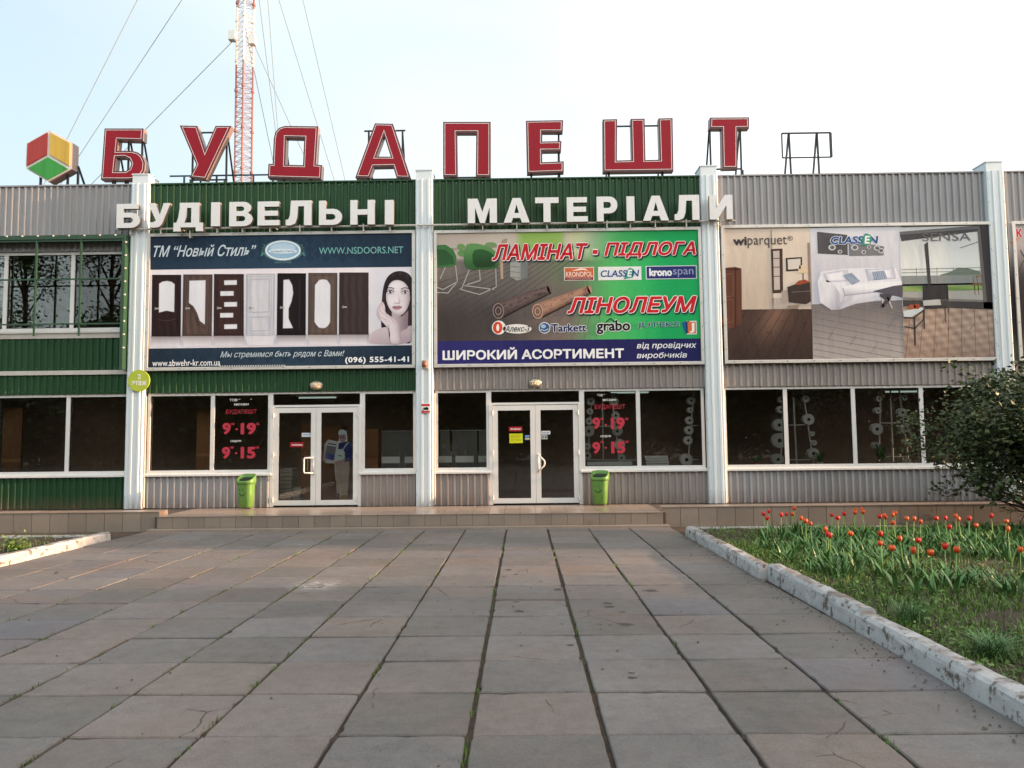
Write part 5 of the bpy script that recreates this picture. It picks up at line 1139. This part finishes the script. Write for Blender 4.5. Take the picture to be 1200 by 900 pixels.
stack('tall stack of pale tile packs behind the left leaf of the left doors', 328, 342, 549, 9, 17.0, .4, pack); stack('low stack of pale tile packs beside a taller one behind the left doors', 343, 352, 571, 5, 17.0, .4, pack)
white_paper = mat('white_paper', 'c9c9c2', .7, 0, .06)
sill_z = .9
for nm, lab, a, c in (('display_ledge', 'dark ledge inside the window right of the right doors', 1.3, 3.75), ('display_ledge', 'dark ledge inside the windows with pot plants', 4.3, 9.8)):
    t = thing(nm, lab, 'ledge', ((a+c)/2, FY+.4, PORCH_Z)); b = MB(); b.box(a, c, FY+.2, FY+.75, .93, .96); b.build('top', M['interior'], t)
    b = MB(); b.box(a, c, FY+.2, FY+.23, PORCH_Z, .93); b.build('front', M['interior'], t)
stack('stack of white books in the window right of the right doors', 756, 783, 534, 5, FY+.3, .3, white_paper, 'books', .962, 'book_stack')
stack('flat white sheets under the opening hours window', 688, 741, 541, 2, FY+.35, .3, white_paper, 'papers', .962, 'paper_pile')
def panel(lab, px0, px1, py0, Y):
    X0, Z1 = at(px0, py0, Y); X1, _ = at(px1, py0, Y); t = thing('display_board', lab, 'board', ((X0+X1)/2, Y, PORCH_Z), 'grey display boards')
    b = MB(); b.box(X0, X1, Y, Y+.04, PORCH_Z, Z1); b.build('sheet', M['panelgrey'], t); b = MB(); b.box(X0-.02, X1+.02, Y-.03, Y+.08, Z1, Z1+.02); b.build('top_edge', M['metal'], t)
panel('grey display board behind the chairs left of the middle pilaster', 444, 486, 506, 17.7)
for lab, a, b_ in (('grey display board at the left of the middle window', 516, 527), ('widest grey display board in the middle window', 530, 559), ('grey display board at the right of the middle window', 561, 573)): panel(lab, a, b_, 505, 17.7)
def chair3(px, lab, first=[]):
    X, Z = at(px, 530, 17.0)
    if not first:
        t = thing('chair', lab, 'chair', (X, 17.0, PORCH_Z), 'white backed chairs behind the glass')
        b = MB(); b.box(X-.2, X+.2, 16.98, 17.0, 1.13, 1.27, ch=.004); b.build('backrest', M['chairwhite'], t)
        b = MB(); b.box(X-.2, X+.2, 17.02, 17.42, .70, .73, ch=.004); b.build('seat', M['darksteel'], t)
        for sx in (-.19, .19):
            b = MB(); b.tube([(X+sx, 17.01, PORCH_Z), (X+sx, 17.01, 1.36)], .014, 8); b.build('leg', M['metal'], t)
            b = MB(); b.tube([(X+sx, 17.4, PORCH_Z), (X+sx, 17.4, .70)], .014, 8); b.build('leg', M['metal'], t)
        first.append(t)
    else:
        t = copy_tree(first[0]); t.location = (X, 17.0, PORCH_Z); t['label'] = lab
chair3(458, 'white backed chair beside the brown carton'); chair3(485, 'white backed chair cut by the middle pilaster on its right'); chair3(519, 'white backed chair cut by the window edge right of the middle pilaster'); chair3(544.5, 'white backed chair in the middle of the small window'); chair3(571, 'white backed chair against the window edge beside the right doors')
# display racks with reels
def rack(lab, pole, reels, cross, Y=FY+.55):
    """pole: list of ((px,py),(px,py)); reels: (px,py,r_px)"""
    w_ = lambda p: (at(p[0], p[1], Y)[0], Y, at(p[0], p[1], Y)[1])
    t = thing('reel_rack', lab, 'rack', (w_(pole[0][1])[0], Y, .96), 'reel racks behind the windows')
    for a, b_ in pole: b = MB(); b.tube([w_(a), w_(b_)], .018, 8); b.build('pole', M['spool'], t)
    for a, b_ in cross: b = MB(); b.tube([w_(a), w_(b_)], .014, 8); b.build('crossbar', M['spool'], t)
    for px, py, r in reels:
        X, _, Z = w_((px, py)); rr = r*Y/F_PX; b = MB(); n = 20
        cir = lambda q: [(X+q*math.cos(2*math.pi*i/n), Z+q*math.sin(2*math.pi*i/n)) for i in range(n)]
        b.prism([cir(rr), cir(rr*.3)], Y-.06, Y-.04); b.prism([cir(rr*.55), cir(rr*.3)], Y-.04, Y+.05); b.prism([cir(rr), cir(rr*.3)], Y+.05, Y+.065); o = b.build('reel', M['spool'], t)
        b = MB(); disc(b, X, Z, rr*.28, Y-.05, Y+.06, 12); b.build('hub', M['darksteel'], o)
z4 = lambda x, y, s=4.7368, ox=660, oy=430: (ox+x/s, oy+y/s)
rack('rack of grey reels behind the opening hours right of the right doors', [(z4(160, 150), z4(136, 520)), (z4(268, 150), z4(312, 520)), (z4(218, 150), z4(222, 520))], [(*z4(c[0], c[1]), c[2]/4.7368) for c in ((152, 190, 24), (148, 247, 18), (143, 302, 20), (141, 357, 30), (132, 440, 20), (132, 492, 22), (280, 190, 26), (290, 270, 22), (300, 355, 28), (312, 430, 30), (322, 505, 22))], [(z4(150, 330), z4(290, 330)), (z4(140, 516), z4(405, 518)), (z4(130, 150), z4(300, 148))])
rack('rack of grey reels in the window beside the third pilaster', [(z4(726, 140), z4(694, 520))], [(*z4(c[0], c[1]), c[2]/4.7368) for c in ((708, 188, 22), (704, 240, 16), (699, 298, 22), (696, 352, 24), (691, 408, 24), (682, 515, 34))], [(z4(715, 325), z4(748, 325)), (z4(690, 516), z4(750, 516))])
z6 = lambda x, y: (820+x/4.1379, 430+y/4.1379)
rack('rack of grey reels across the first and second panes of the right windows', [(z6(408, 112), z6(392, 470)), (z6(452, 112), z6(470, 470)), (z6(500, 112), z6(552, 470))], [(*z6(c[0], c[1]), c[2]/4.1379) for c in ((392, 158, 16), (390, 207, 18), (382, 282, 29), (384, 357, 36), (376, 448, 27), (510, 155, 17), (524, 255, 27), (542, 324, 11), (552, 368, 12), (548, 420, 27))], [(z6(372, 116), z6(538, 116)), (z6(410, 282), z6(520, 281)), (z6(392, 450), z6(548, 450))])
rack('rack of grey reels in the third pane of the right windows', [(z6(878, 108), z6(868, 468)), (z6(924, 106), z6(938, 468)), (z6(966, 106), z6(1014, 468))], [(*z6(c[0], c[1]), c[2]/4.1379) for c in ((864, 155, 15), (860, 212, 16), (855, 302, 28), (850, 380, 16), (978, 222, 22), (992, 298, 27), (1004, 372, 18), (988, 150, 14), (1004, 456, 16))], [(z6(860, 110), z6(1000, 108)), (z6(876, 272), z6(990, 272)), (z6(868, 436), z6(1012, 435))])
def potplant(px, py, lab, hgt, mt, n, spread):
    X, Z = at(px, py, FY+.32); t = thing('pot_plant', lab, 'pot plant', (X, FY+.32, .962))
    b = MB(); b.lathe([(.001, .962), (.055, .962), (.075, 1.07), (.068, 1.07), (.06, 1.05), (.001, 1.05)], X, FY+.32, 14); b.build('pot', mt, t, True)
    b = MB()
    for k in range(n):
        a = rnd.uniform(0, 6.28); l = hgt*rnd.uniform(.6, 1.1); s = spread*rnd.uniform(.3, 1); w2 = .012
        pts = [Vector((X+s*u**1.3*math.cos(a), FY+.32+.5*s*u**1.3*math.sin(a), 1.05+l*(u-.45*u*u*s*3))) for u in (0, .35, .7, 1)]
        sd_ = Vector((-math.sin(a), math.cos(a), 0)); vs = []
        for i, p in enumerate(pts): q = w2*(1, 1.3, .9, .1)[i]; vs += [p-sd_*q, p+sd_*q]
        b.add(vs, [(2*i, 2*i+1, 2*i+3, 2*i+2) for i in range(3)])
    b.build('foliage', M['tulipleaf'], t)
potplant(887, 546, 'small pot plant in the first pane of the right windows', .2, M['pot'], 30, .16); potplant(961, 545, 'spiky pot plant in a pale pot in the second pane', .28, M['potwhite'], 40, .2); potplant(1033, 545, 'bushy pot plant in a terracotta pot in the third pane', .5, M['pot'], 70, .3)
# standee behind the left doors
A = Art(310, 440, 5.0, 16.55)
sil = [(440, 320), (458, 316), (480, 326), (484, 350), (486, 386), (505, 395), (514, 430), (512, 480), (496, 506), (496, 560), (492, 640), (486, 690), (484, 730), (444, 734), (442, 708), (424, 706), (420, 640), (412, 560), (410, 515), (360, 514), (342, 495), (352, 400), (372, 376), (430, 388), (436, 378)]
b = MB(); b.prism([[A.w(*p) for p in sil]], 16.552, 16.562); 
X_, Z_ = A.w(455, 735)
t = thing('cardboard_standee', 'cardboard cut-out of a worker in cap and overalls holding a sack, behind the left doors', 'standee', (X_, 16.56, PORCH_Z))
b.build('board', M['chairwhite'], t)
b = MB(); b.box(X_-.3, X_+.3, 16.5, 16.8, PORCH_Z, PORCH_Z+.02); b.build('base', mat('blue_base', '4a6a86', .5), t)
A.poly([(432, 340), (436, 324), (458, 317), (478, 326), (480, 344), (456, 342), (434, 350)], (196, 216, 214), 2); A.poly([(438, 346), (476, 344), (480, 368), (470, 388), (450, 392), (440, 378)], (176, 138, 150), 1); A.line([(440, 366), (456, 362), (468, 366)], 5, (80, 62, 70), 2); A.ell(447, 353, 3, 2, (40, 36, 44), 2, n=8); A.ell(463, 353, 3, 2, (40, 36, 44), 2, n=8)
A.poly([(436, 396), (456, 392), (486, 386), (505, 396), (514, 430), (512, 482), (496, 506), (440, 506), (430, 440)], (42, 50, 110), 1)
for k in range(5): A.line([(470+k*9, 392), (476+k*8, 500)], 1.5, (80, 90, 150), 2); A.line([(470, 410+k*20), (512, 414+k*18)], 1.5, (28, 32, 80), 2)
A.poly([(424, 434), (460, 430), (470, 452), (470, 488), (452, 496), (414, 494), (416, 456)], (196, 214, 214), 3); A.line([(460, 434), (476, 410), (492, 392)], 6, (196, 214, 214), 3); A.line([(432, 470), (454, 472)], 5, (50, 54, 60), 4)
A.poly([(410, 505), (440, 496), (474, 490), (476, 500), (446, 512), (414, 517)], (186, 150, 150), 4)
A.poly([(412, 512), (446, 512), (494, 500), (496, 560), (492, 640), (486, 694), (446, 700), (444, 640), (440, 590), (440, 700), (424, 702), (420, 640)], (172, 158, 146), 2); A.line([(444, 540), (442, 690)], 2, (120, 108, 100), 3)
A.poly([(444, 702), (484, 696), (486, 728), (446, 734)], (162, 126, 84), 3); A.poly([(424, 690), (442, 690), (442, 706), (426, 706)], (120, 92, 66), 2)
A.poly([(372, 377), (430, 389), (412, 512), (343, 497)], (206, 206, 210), 4); A.poly([(366, 410), (420, 418), (408, 498), (352, 488)], (120, 116, 122), 5); A.poly([(362, 456), (408, 464), (404, 496), (354, 486)], (70, 80, 150), 6); A.line([(372, 398), (420, 406)], 6, (60, 60, 66), 6)
A.build('printed_figure', M['decal'], t)

# ================================================================== RADIO MAST
MYD = 44.0
mx, _ = at(286, 100, MYD)
t = thing('radio_mast', 'red and white lattice radio mast with guy wires rising behind the store', 'radio mast', (mx, MYD, 0))
TOP = 52.0; rad = .54
legs = [(mx+rad*math.cos(R(a)), MYD+rad*math.sin(R(a))) for a in (-75, 45, 165)]
def mz(py): return at(286, py, MYD)[1]
zb_, zc_ = mz(75), mz(7)
segs = [(0, zb_, 'redmast'), (zb_, zc_, 'whitemast'), (zc_, mz(-60), 'redmast'), (mz(-60), TOP, 'whitemast')]
for z0, z1, mt in segs:
    b = MB()
    for x, y in legs: b.tube([(x, y, z0), (x, y, z1-.01)], .06, 8)
    st = .30; n = int((z1-z0)/st)
    for k in range(n):
        za, zc = z0+k*st, z0+(k+1)*st
        for i in range(3):
            p, q = legs[i], legs[(i+1) % 3]
            b.tube([(*p, za), (*q, za)], .014, 4)
            b.tube([(*(p if k % 2 else q), za), (*(q if k % 2 else p), zc)], .011, 4)
    for z in np.arange(z0+.2, z1, 2.45):
        for x, y in legs: b.tube([(x, y, z), (x, y, z+.14)], .1, 8)
    b.build('mast_section', M[mt], t)
for px, py, dx in ((274.5, 45, 0), (298, 50, 0)):
    X, Z = at(px, py, MYD); b = MB(); b.box(X-.18, X+.18, MYD-.5, MYD-.1, Z-.3, Z+.3, ch=.04); b.box(X-.05, X+.05, MYD-.1, MYD+.2, Z-.05, Z+.05); b.build('antenna_box', M['chairwhite'], t)
def guy(p0, p1, attach_y, Yb):
    """wire seen through p0 and p1: from the mast down to the ground, ending at depth Yb"""
    sl = (p1[0]-p0[0])/(p1[1]-p0[1]); a = (p0[0]+sl*(attach_y-p0[1]), attach_y)
    X0, Z0 = at(a[0], a[1], MYD)
    e = 330.0; X1, Z1 = at(p0[0]+sl*(e-p0[1]), e, Yb)
    A_, B_ = Vector((X0, MYD, Z0)), Vector((X1, Yb, Z1)); k = Z0/(Z0-Z1) if Z0 > Z1 else 1
    B_ = A_+(B_-A_)*k
    b = MB(); b.tube([A_, B_], .021, 5); b.build('guy_wire', M['wire'], t)
guy((161, 0), (80, 160), -246, 46); guy((213, 0), (88, 190), -112, 46); guy((272, 49), (105, 218), 49, 46)
guy((303.7, 0), (322, 146), -140, 60); guy((313.9, 0), (325, 146), -300, 60); guy((326.8, 0), (392, 212), -132, 44); guy((355, 0), (404.6, 212), -250, 44); guy((298.8, 55), (340, 146), 55, 44); guy((295, 69), (318, 179), 28, 60)
# ================================================================== PLANTS
def leaf_cloud(b, pts, size, rg, mi=0, flat=.5):
    for p in pts:
        d = Vector((rg.gauss(0, 1), rg.gauss(0, 1), rg.gauss(0, flat))).normalized(); n = Vector((rg.gauss(0, .6), rg.gauss(0, .6), rg.gauss(.6, .6))).normalized()
        s = d.cross(n)
        if s.length < .1: continue
        s.normalize(); l = size*rg.uniform(.6, 1.25); wd = l*.28; p = Vector(p); fold = s.cross(d)*l*.06
        b.add([p, p+d*l*.5+s*wd+fold, p+d*l, p+d*l*.5-s*wd+fold], [(0, 1, 2), (0, 2, 3)], mi)
# the dark shrub at the right
rg = random.Random(21)
bx, by = 9.0, 12.4
t = thing('shrub', 'dark leafy shrub with bare arching stems at the right edge of the flower bed', 'shrub', (bx, by, .05))
wood = MB(); tips = []
def grow(p, d, l, r, depth):
    pts = [Vector(p)]; dd = Vector(d)
    n = 5
    for i in range(n):
        dd = (dd+Vector((rg.gauss(0, .12), rg.gauss(0, .12), rg.gauss(.03, .1)))).normalized(); pts.append(pts[-1]+dd*l/n)
    wood.tube(pts, [r*(1-.55*i/n) for i in range(n+1)], 6 if depth < 2 else 4, caps=False)
    if depth >= 2: tips.extend(pts[2:])
    if depth < 4:
        for k in range(3 if depth < 3 else 2):
            q = pts[rg.randint(2, n)]; nd = (dd+Vector((rg.gauss(0, .55), rg.gauss(0, .55), rg.gauss(.12, .4)))).normalized(); grow(q, nd, l*rg.uniform(.55, .8), r*.55, depth+1)
for k in range(22):
    a = math.pi+rg.uniform(-1.3, 1.3) if k < 17 else rg.uniform(-1.3, 1.3)
    el = rg.uniform(.22, 1.2)
    grow((bx+rg.uniform(-.2, .2), by+rg.uniform(-.25, .25), .03), (math.cos(a)*math.cos(el), .6*math.sin(a)*math.cos(el), math.sin(el)), rg.uniform(.95, 1.5), rg.uniform(.02, .036), 0)
for k in range(16):
    x0 = bx+rg.uniform(-.5, .5); y0 = by-rg.uniform(-.2, .5); x1 = bx-rg.uniform(.3, 2.1); z1 = rg.uniform(.55, 1.5)
    wood.tube([(x0, y0, .02), (x0*.7+x1*.3, y0-.05, .1+z1*.25), (x0*.35+x1*.65, y0-.12, .05+z1*.6), (x1, y0-.15+rg.uniform(-.1, .1), z1)], [.026, .021, .015, .006], 6, caps=False)
wood.build('branch', M['bark'], t, True)
crown = MB()
tips = [p for p in tips if p.z > .6+.28*(p.x-bx+2)+.15*math.sin(p.x*5)]
leaves = []
for p in tips:
    for k in range(4): leaves.append(p+Vector((rg.gauss(0, .09), rg.gauss(0, .09), rg.gauss(.02, .08))))
for _ in range(9500):
    u = Vector((rg.gauss(0, 1), rg.gauss(0, 1), rg.gauss(0, 1))).normalized()*rg.uniform(.45, 1)**.4
    q = Vector((bx-.15+u.x*2.2, by+u.y*1.1, 1.66+u.z*1.12+.1*math.sin(u.x*6)))
    h = math.sin(q.x*3.1+1)*math.sin(q.z*4.3)+math.sin(q.y*3.7+q.x*2.2)
    if h > -.35 and q.z > .62+.3*(q.x-bx+2)+.1*math.sin(q.x*9): leaves.append(q)
leaf_cloud(crown, leaves, .095, rg)
crown.build('crown', M['leaf'], t)
# bed height helper
def bed_y_ok(x, y): return x > KXR+.22 and y < BEDY+.2
# grass as one object
rg = random.Random(5)
def blade(b, x, y, z, h, lean, a, wd):
    dx, dy = math.cos(a), math.sin(a); sx, sy = -dy*wd, dx*wd
    m1 = (x+dx*lean*.3, y+dy*lean*.3, z+h*.6); tp = (x+dx*lean, y+dy*lean, z+h*(1-.25*min(1, lean/h)))
    b.add([(x-sx, y-sy, z), (x+sx, y+sy, z), (m1[0]+sx*.7, m1[1]+sy*.7, m1[2]), (m1[0]-sx*.7, m1[1]-sy*.7, m1[2]), tp], [(0, 1, 2, 3), (3, 2, 4)])
def dens(x, y):      # bare soil patches
    v = math.sin(x*1.7+y*.9)+math.sin(y*1.3-x*.6+2)+.6*math.sin(x*4.1+y*3.3)
    if ((x-4.6)/.9)**2+((y-6.6)/.4)**2 < 1: return .2
    if ((x-5.6)/1.0)**2+((y-7.3)/.35)**2 < 1: return .15
    if y > 11.3 and x < 4.4: return .25
    return max(.25, min(1, .8+v*.3))
b = MB()
for _ in range(130000):
    x = rg.uniform(KXR+.2, 13); y = rg.uniform(3.2, BEDY+.2)
    if x/y > .86 or rg.random() > dens(x, y): continue
    tall = .5+.5*math.sin(x*2.3+1.2)*math.sin(y*1.9); h = rg.uniform(.04, .10)+.12*max(0, tall-.45)*rg.random()
    blade(b, x, y, .05, h, rg.uniform(.0, .9)*h, rg.uniform(0, 6.28), rg.uniform(.0025, .0045)*(1+y*.05))
for _ in range(2600):                       # left bed, thin
    x = rg.uniform(-13, KXL-.2); y = rg.uniform(8, BEDY-.1)
    if math.sin(x*3)+math.sin(y*4+x) < -.1: continue
    h = rg.uniform(.04, .12); blade(b, x, y, .04, h, rg.uniform(0, .8)*h, rg.uniform(0, 6.28), .006)
# tufts in the joints of the paving
for _ in range(430):
    i = rg.choice([-6, -5, -4, -4, -3, -3, -2, -2, -1, 0, 1, 2, 3, 4]); x = JX0+PITCHX*i; y = rg.uniform(3.5, 14)
    c = rg.random(); nb = 3 if c < .8 else 12
    if math.sin(y*1.7+i*2.1) < .1 and i > -2: continue
    for k in range(nb): blade(b, x+rg.gauss(0, .012), y+rg.gauss(0, .05), -.02, rg.uniform(.03, .06), rg.uniform(0, .03), rg.uniform(0, 6.28), .003)
tag(b.build('grass', M['grass']), kind='stuff')
# broad leaves filling the bed
b = MB()
def strap(b, x, y, z, h, reach, a, wd, n=4):
    vs = []; sx, sy = -math.sin(a), math.cos(a)
    for i in range(n+1):
        u = i/n; r = reach*u**1.5; zz = z+h*(u*1.25-.35*u*u*(1+reach*1.5)); q = wd*(.5+1.6*u-2.05*u*u) if u < 1 else .0006
        vs += [(x+r*math.cos(a)-sx*q, y+r*math.sin(a)-sy*q, zz), (x+r*math.cos(a)+sx*q, y+r*math.sin(a)+sy*q, zz)]
    b.add(vs, [(2*i, 2*i+1, 2*i+3, 2*i+2) for i in range(n)])
for _ in range(3300):
    x = rg.uniform(KXR+.6, 12.5); y = rg.uniform(6.8, 12.9)
    if x/y > .86 or math.sin(x*1.9+.4)+math.sin(y*1.5+x*.7) < -.9 or (y > 11.2 and x < 4.0) or (y < 8.6 and x < 4.2) or (y < 8 and x < 6.2): continue
    for k in range(rg.randint(3, 6)): strap(b, x+rg.gauss(0, .03), y+rg.gauss(0, .03), .05, rg.uniform(.10, .25), rg.uniform(.06, .22), rg.uniform(0, 6.28), rg.uniform(.007, .017))
pts = []
for _ in range(26000):                      # low weeds with small round leaves
    x = rg.uniform(KXR+.25, 12.5); y = rg.uniform(3.4, 13)
    if x/y > .86 or math.sin(x*2.7+y*.8)+math.sin(y*2.3-x*1.1) < -.55 or rg.random() > dens(x, y)+.1: continue
    pts.append((x, y, .06+abs(rg.gauss(0, .035))))
leaf_cloud(b, pts, .05, rg, 1, .3)
tag(b.build('ground_cover', [M['tulipleaf'], M['grass']]), kind='stuff')
# tufts one can tell apart
def tuft(px, py, lab, n, h, reach, wd):
    x, y = gr(px, py, .05); t = thing('grass_tuft', lab, 'grass tuft', (x, y, .05)); b = MB()
    for k in range(n): strap(b, x+rg.gauss(0, .05), y+rg.gauss(0, .05), .04, h*rg.uniform(.6, 1.1), reach*rg.uniform(.2, 1), rg.uniform(0, 6.28), wd, 5)
    b.build('blades', M['tulipleaf'], t)
tuft(1068, 733, 'dense fine tuft of grass beside the cracked kerb joint', 150, .26, .2, .004); tuft(1165, 772, 'wide arching tuft of grass nearest the camera', 220, .22, .3, .004); tuft(1130, 690, 'tuft of long strap leaves above the bare soil', 60, .22, .26, .009); tuft(1185, 700, 'tuft of strap leaves cut by the right edge of the photo', 60, .24, .26, .009); tuft(938, 633, 'tuft of strap leaves behind the front of the tulips on the left', 50, .36, .22, .013)
# weeds at the foot of the porch
def weed(px, py, z, lab, s):
    x, y = gr(px, py, z); t = thing('weed', lab, 'weed', (x, y, z)); b = MB()
    pts = [Vector((x+rg.gauss(0, s*.5), y+rg.gauss(0, s*.4), z+abs(rg.gauss(0, s*.45)))) for _ in range(260)]
    leaf_cloud(b, pts, .06, rg); b.build('leaves', M['grass'], t); c = MB()
    for k in range(6): c.tube([(x, y, z), (x+rg.gauss(0, s*.4), y+rg.gauss(0, s*.3), z+s*.5)], .004, 4)
    c.build('stem', M['stem'], t)
for a in ((33, 620, 0, 'leafy green weed at the foot of the left porch wall', .17), (155, 620, 0, 'rounded green weed by the corner of the porch steps', .17), (803, 614, 0, 'small green weed at the corner where the right kerb starts', .12), (1093, 609, .05, 'green weed against the porch wall behind the tulips', .2), (18, 645, .06, 'leafy weed in the left bed at the edge of the photo', .2)): weed(*a)
# tulips
def tulip_master(mt, name):
    t = thing('tulip', 'x', 'tulip', (0, 0, 0), 'tulips in the flower bed')
    b = MB(); b.tube([(0, 0, 0), (.006, .004, .2), (0, 0, .405)], [.006, .005, .005], 6); b.build('stem', M['stem'], t, True)
    b = MB(); n = 12
    for ring in range(2):
        for k in range(3):
            a0 = 2*math.pi*k/3+ring*math.pi/3; vs = []
            rows = [(.0, .009), (.02, .022), (.045, .027), (.068, .024), (.085, .013)]
            for h, r in rows:
                for j in range(-2, 3):
                    sp = {0: .9, .02: 1.15, .045: 1.1, .068: .95, .085: .25}[h]*.55
                    rr = r*(1 if ring else .93)*(1+.05*(2-abs(j))); a = a0+j*sp/1.1*.6; vs.append((rr*math.cos(a), rr*math.sin(a), .40+h*.82-(.005*abs(j) if h > .06 else 0)))
            b.add(vs, [(i*5+j, i*5+j+1, (i+1)*5+j+1, (i+1)*5+j) for i in range(4) for j in range(4)])
    b.build('flower', mt, t, True)
    for a in (0.3, 2.5, 4.4):
        c = MB(); strap(c, .01*math.cos(a), .01*math.sin(a), 0, .26, .12, a, .024, 6); c.build('leaf', M['tulipleaf'], t, True)
    return t
TR, TO = tulip_master(M['redpetal'], 'r'), tulip_master(M['orangepetal'], 'o')
tl = '323,60r 344,51r 335,74r 378,62r 396,61r 423,41o 421,61o 449,74o 457,82o 480,92o 527,109o 531,127r 543,128r 555,63r 564,72r 579,58r 592,60r 614,54o 627,46o 651,53o 613,125o 708,67r 720,65o 736,71r 752,56o 762,89o 707,121r 710,155o 754,172o 785,139o 793,75o 812,75o 820,144r 821,179o 832,84o 881,187o 907,73r 921,73r 914,163r 942,103r 944,174o 957,66o 976,76o 992,73r 1013,96o 1075,66r 1115,84o 1132,109o 1162,176o 745,62o 645,44o'.split()
used = {'r': False, 'o': False}
for i, s in enumerate(tl):
    x, y = s[:-1].split(','); k = s[-1]; px, py = 780+float(x)/2.8119, 580+float(y)/2.8119
    hz = .50+.03*math.sin(i*2.7); X, Y = gr(px, py, hz-.02); 
    if Y > 12.9: hz += .0; X, Y = X*12.9/Y, 12.9
    src = TR if k == 'r' else TO
    o = src if not used[k] else copy_tree(src); used[k] = True
    _, Z = at(px, py, Y)
    o.location = (X, Y, .05); sc = (Z-.05)/.445; wd_ = rg.uniform(.85, 1.2); o.scale = (wd_, wd_, max(.8, sc)); o.rotation_euler = (rg.gauss(0, .06), rg.gauss(0, .06), rg.uniform(0, 6.28))
    row = 'back row along the porch wall' if float(y) < 78 else ('front row nearest the lawn' if float(y) > 150 else 'middle of the bed')
    third = 'left' if px < 960 else ('centre' if px < 1080 else 'right')
    c = 'red' if k == 'r' else 'orange'
    o['label'] = f'{c} tulip in the {third} part of the bed, {row}'; o['group'] = f'{c} tulips, {third}, {row}'
# ================================================================== TREES ACROSS THE STREET (seen mirrored in the glass), AND UNSEEN ONES ADDED TO SHADE THE FORECOURT
def tree_master(name, lab, h, rad, n, seed, slim):
    q = random.Random(seed); t = thing(name, lab, 'tree', (0, 0, 0)); b = MB()
    b.tube([(0, 0, 0), (.1, 0, h*.4), (0, .1, h*.9)], [.3, .2, .04], 8)
    cl = MB(); pts = []
    for k in range(16 if slim else 26):
        u = q.uniform(.12 if slim else .06, .95); a = q.uniform(0, 6.28); r = rad*(math.sin(math.pi*min(1, u*.9+.1))**.6)
        e = Vector((r*.8*math.cos(a), r*.8*math.sin(a), h*u+(r*1.1 if slim else .2*r)))
        b.tube([(0, 0, h*u*.9), e], [.09, .02], 5)
        for _ in range(n//24): pts.append(e*1+Vector((q.gauss(0, rad*.28), q.gauss(0, rad*.28), q.gauss(0, h*.045)))-Vector((e.x, e.y, 0))*q.uniform(0, .6))
    b.build('trunk', M['bark'], t); leaf_cloud(cl, pts,   .3 if slim else .5, q); cl.build('crown', M['treeleaf'], t); return t
P_ = tree_master('poplar_tree', 'tall slim poplar mirrored in the upper left window', 23, 2.4, 12000, 3, True)
D_ = tree_master('street_tree', 'broad leafy tree mirrored darkly in the shop windows', 11, 4.2, 15000, 8, False)
first = {id(P_): True, id(D_): True}
for src, x, y, s, lab, gp in [(P_, -37, -24, 1.0, None, 'mirrored poplars'), (P_, -31, -25, 1.08, None, 'mirrored poplars'), (P_, -26, -24, .9, None, 'mirrored poplars'), (P_, -43, -26, 1, None, 'mirrored poplars')]+[(D_, x, -22+3*math.sin(x), 1+.15*math.sin(x*1.3), None, 'mirrored street trees') for x in (-21, -14, -7.5, -1, 5.5, 12, 19, 26)]+[(D_, x, -28+2*math.sin(x), 1.1+.1*math.sin(x), None, 'mirrored street trees') for x in (-45, -38, -31, -24, -17.5, -10.5, -4, 2.5, 9, 15.5, 23)]+[(D_, 19+y*.2, y, .62, None, 'shading street trees') for y in (-7, -3, 1, 4.6)]:
    o = src if first[id(src)] else copy_tree(src); first[id(src)] = False
    if gp == 'shading street trees': o['label'] = 'unseen broad leafy tree added right of the forecourt to shade its paving'
    o.location = (x, y, -.06-(1.7 if y < -25.5 and src is D_ else 0)); o.scale = (s,)*3; o.rotation_euler = (0, 0, x*1.7); o['group'] = gp
bpy.context.view_layer.update()
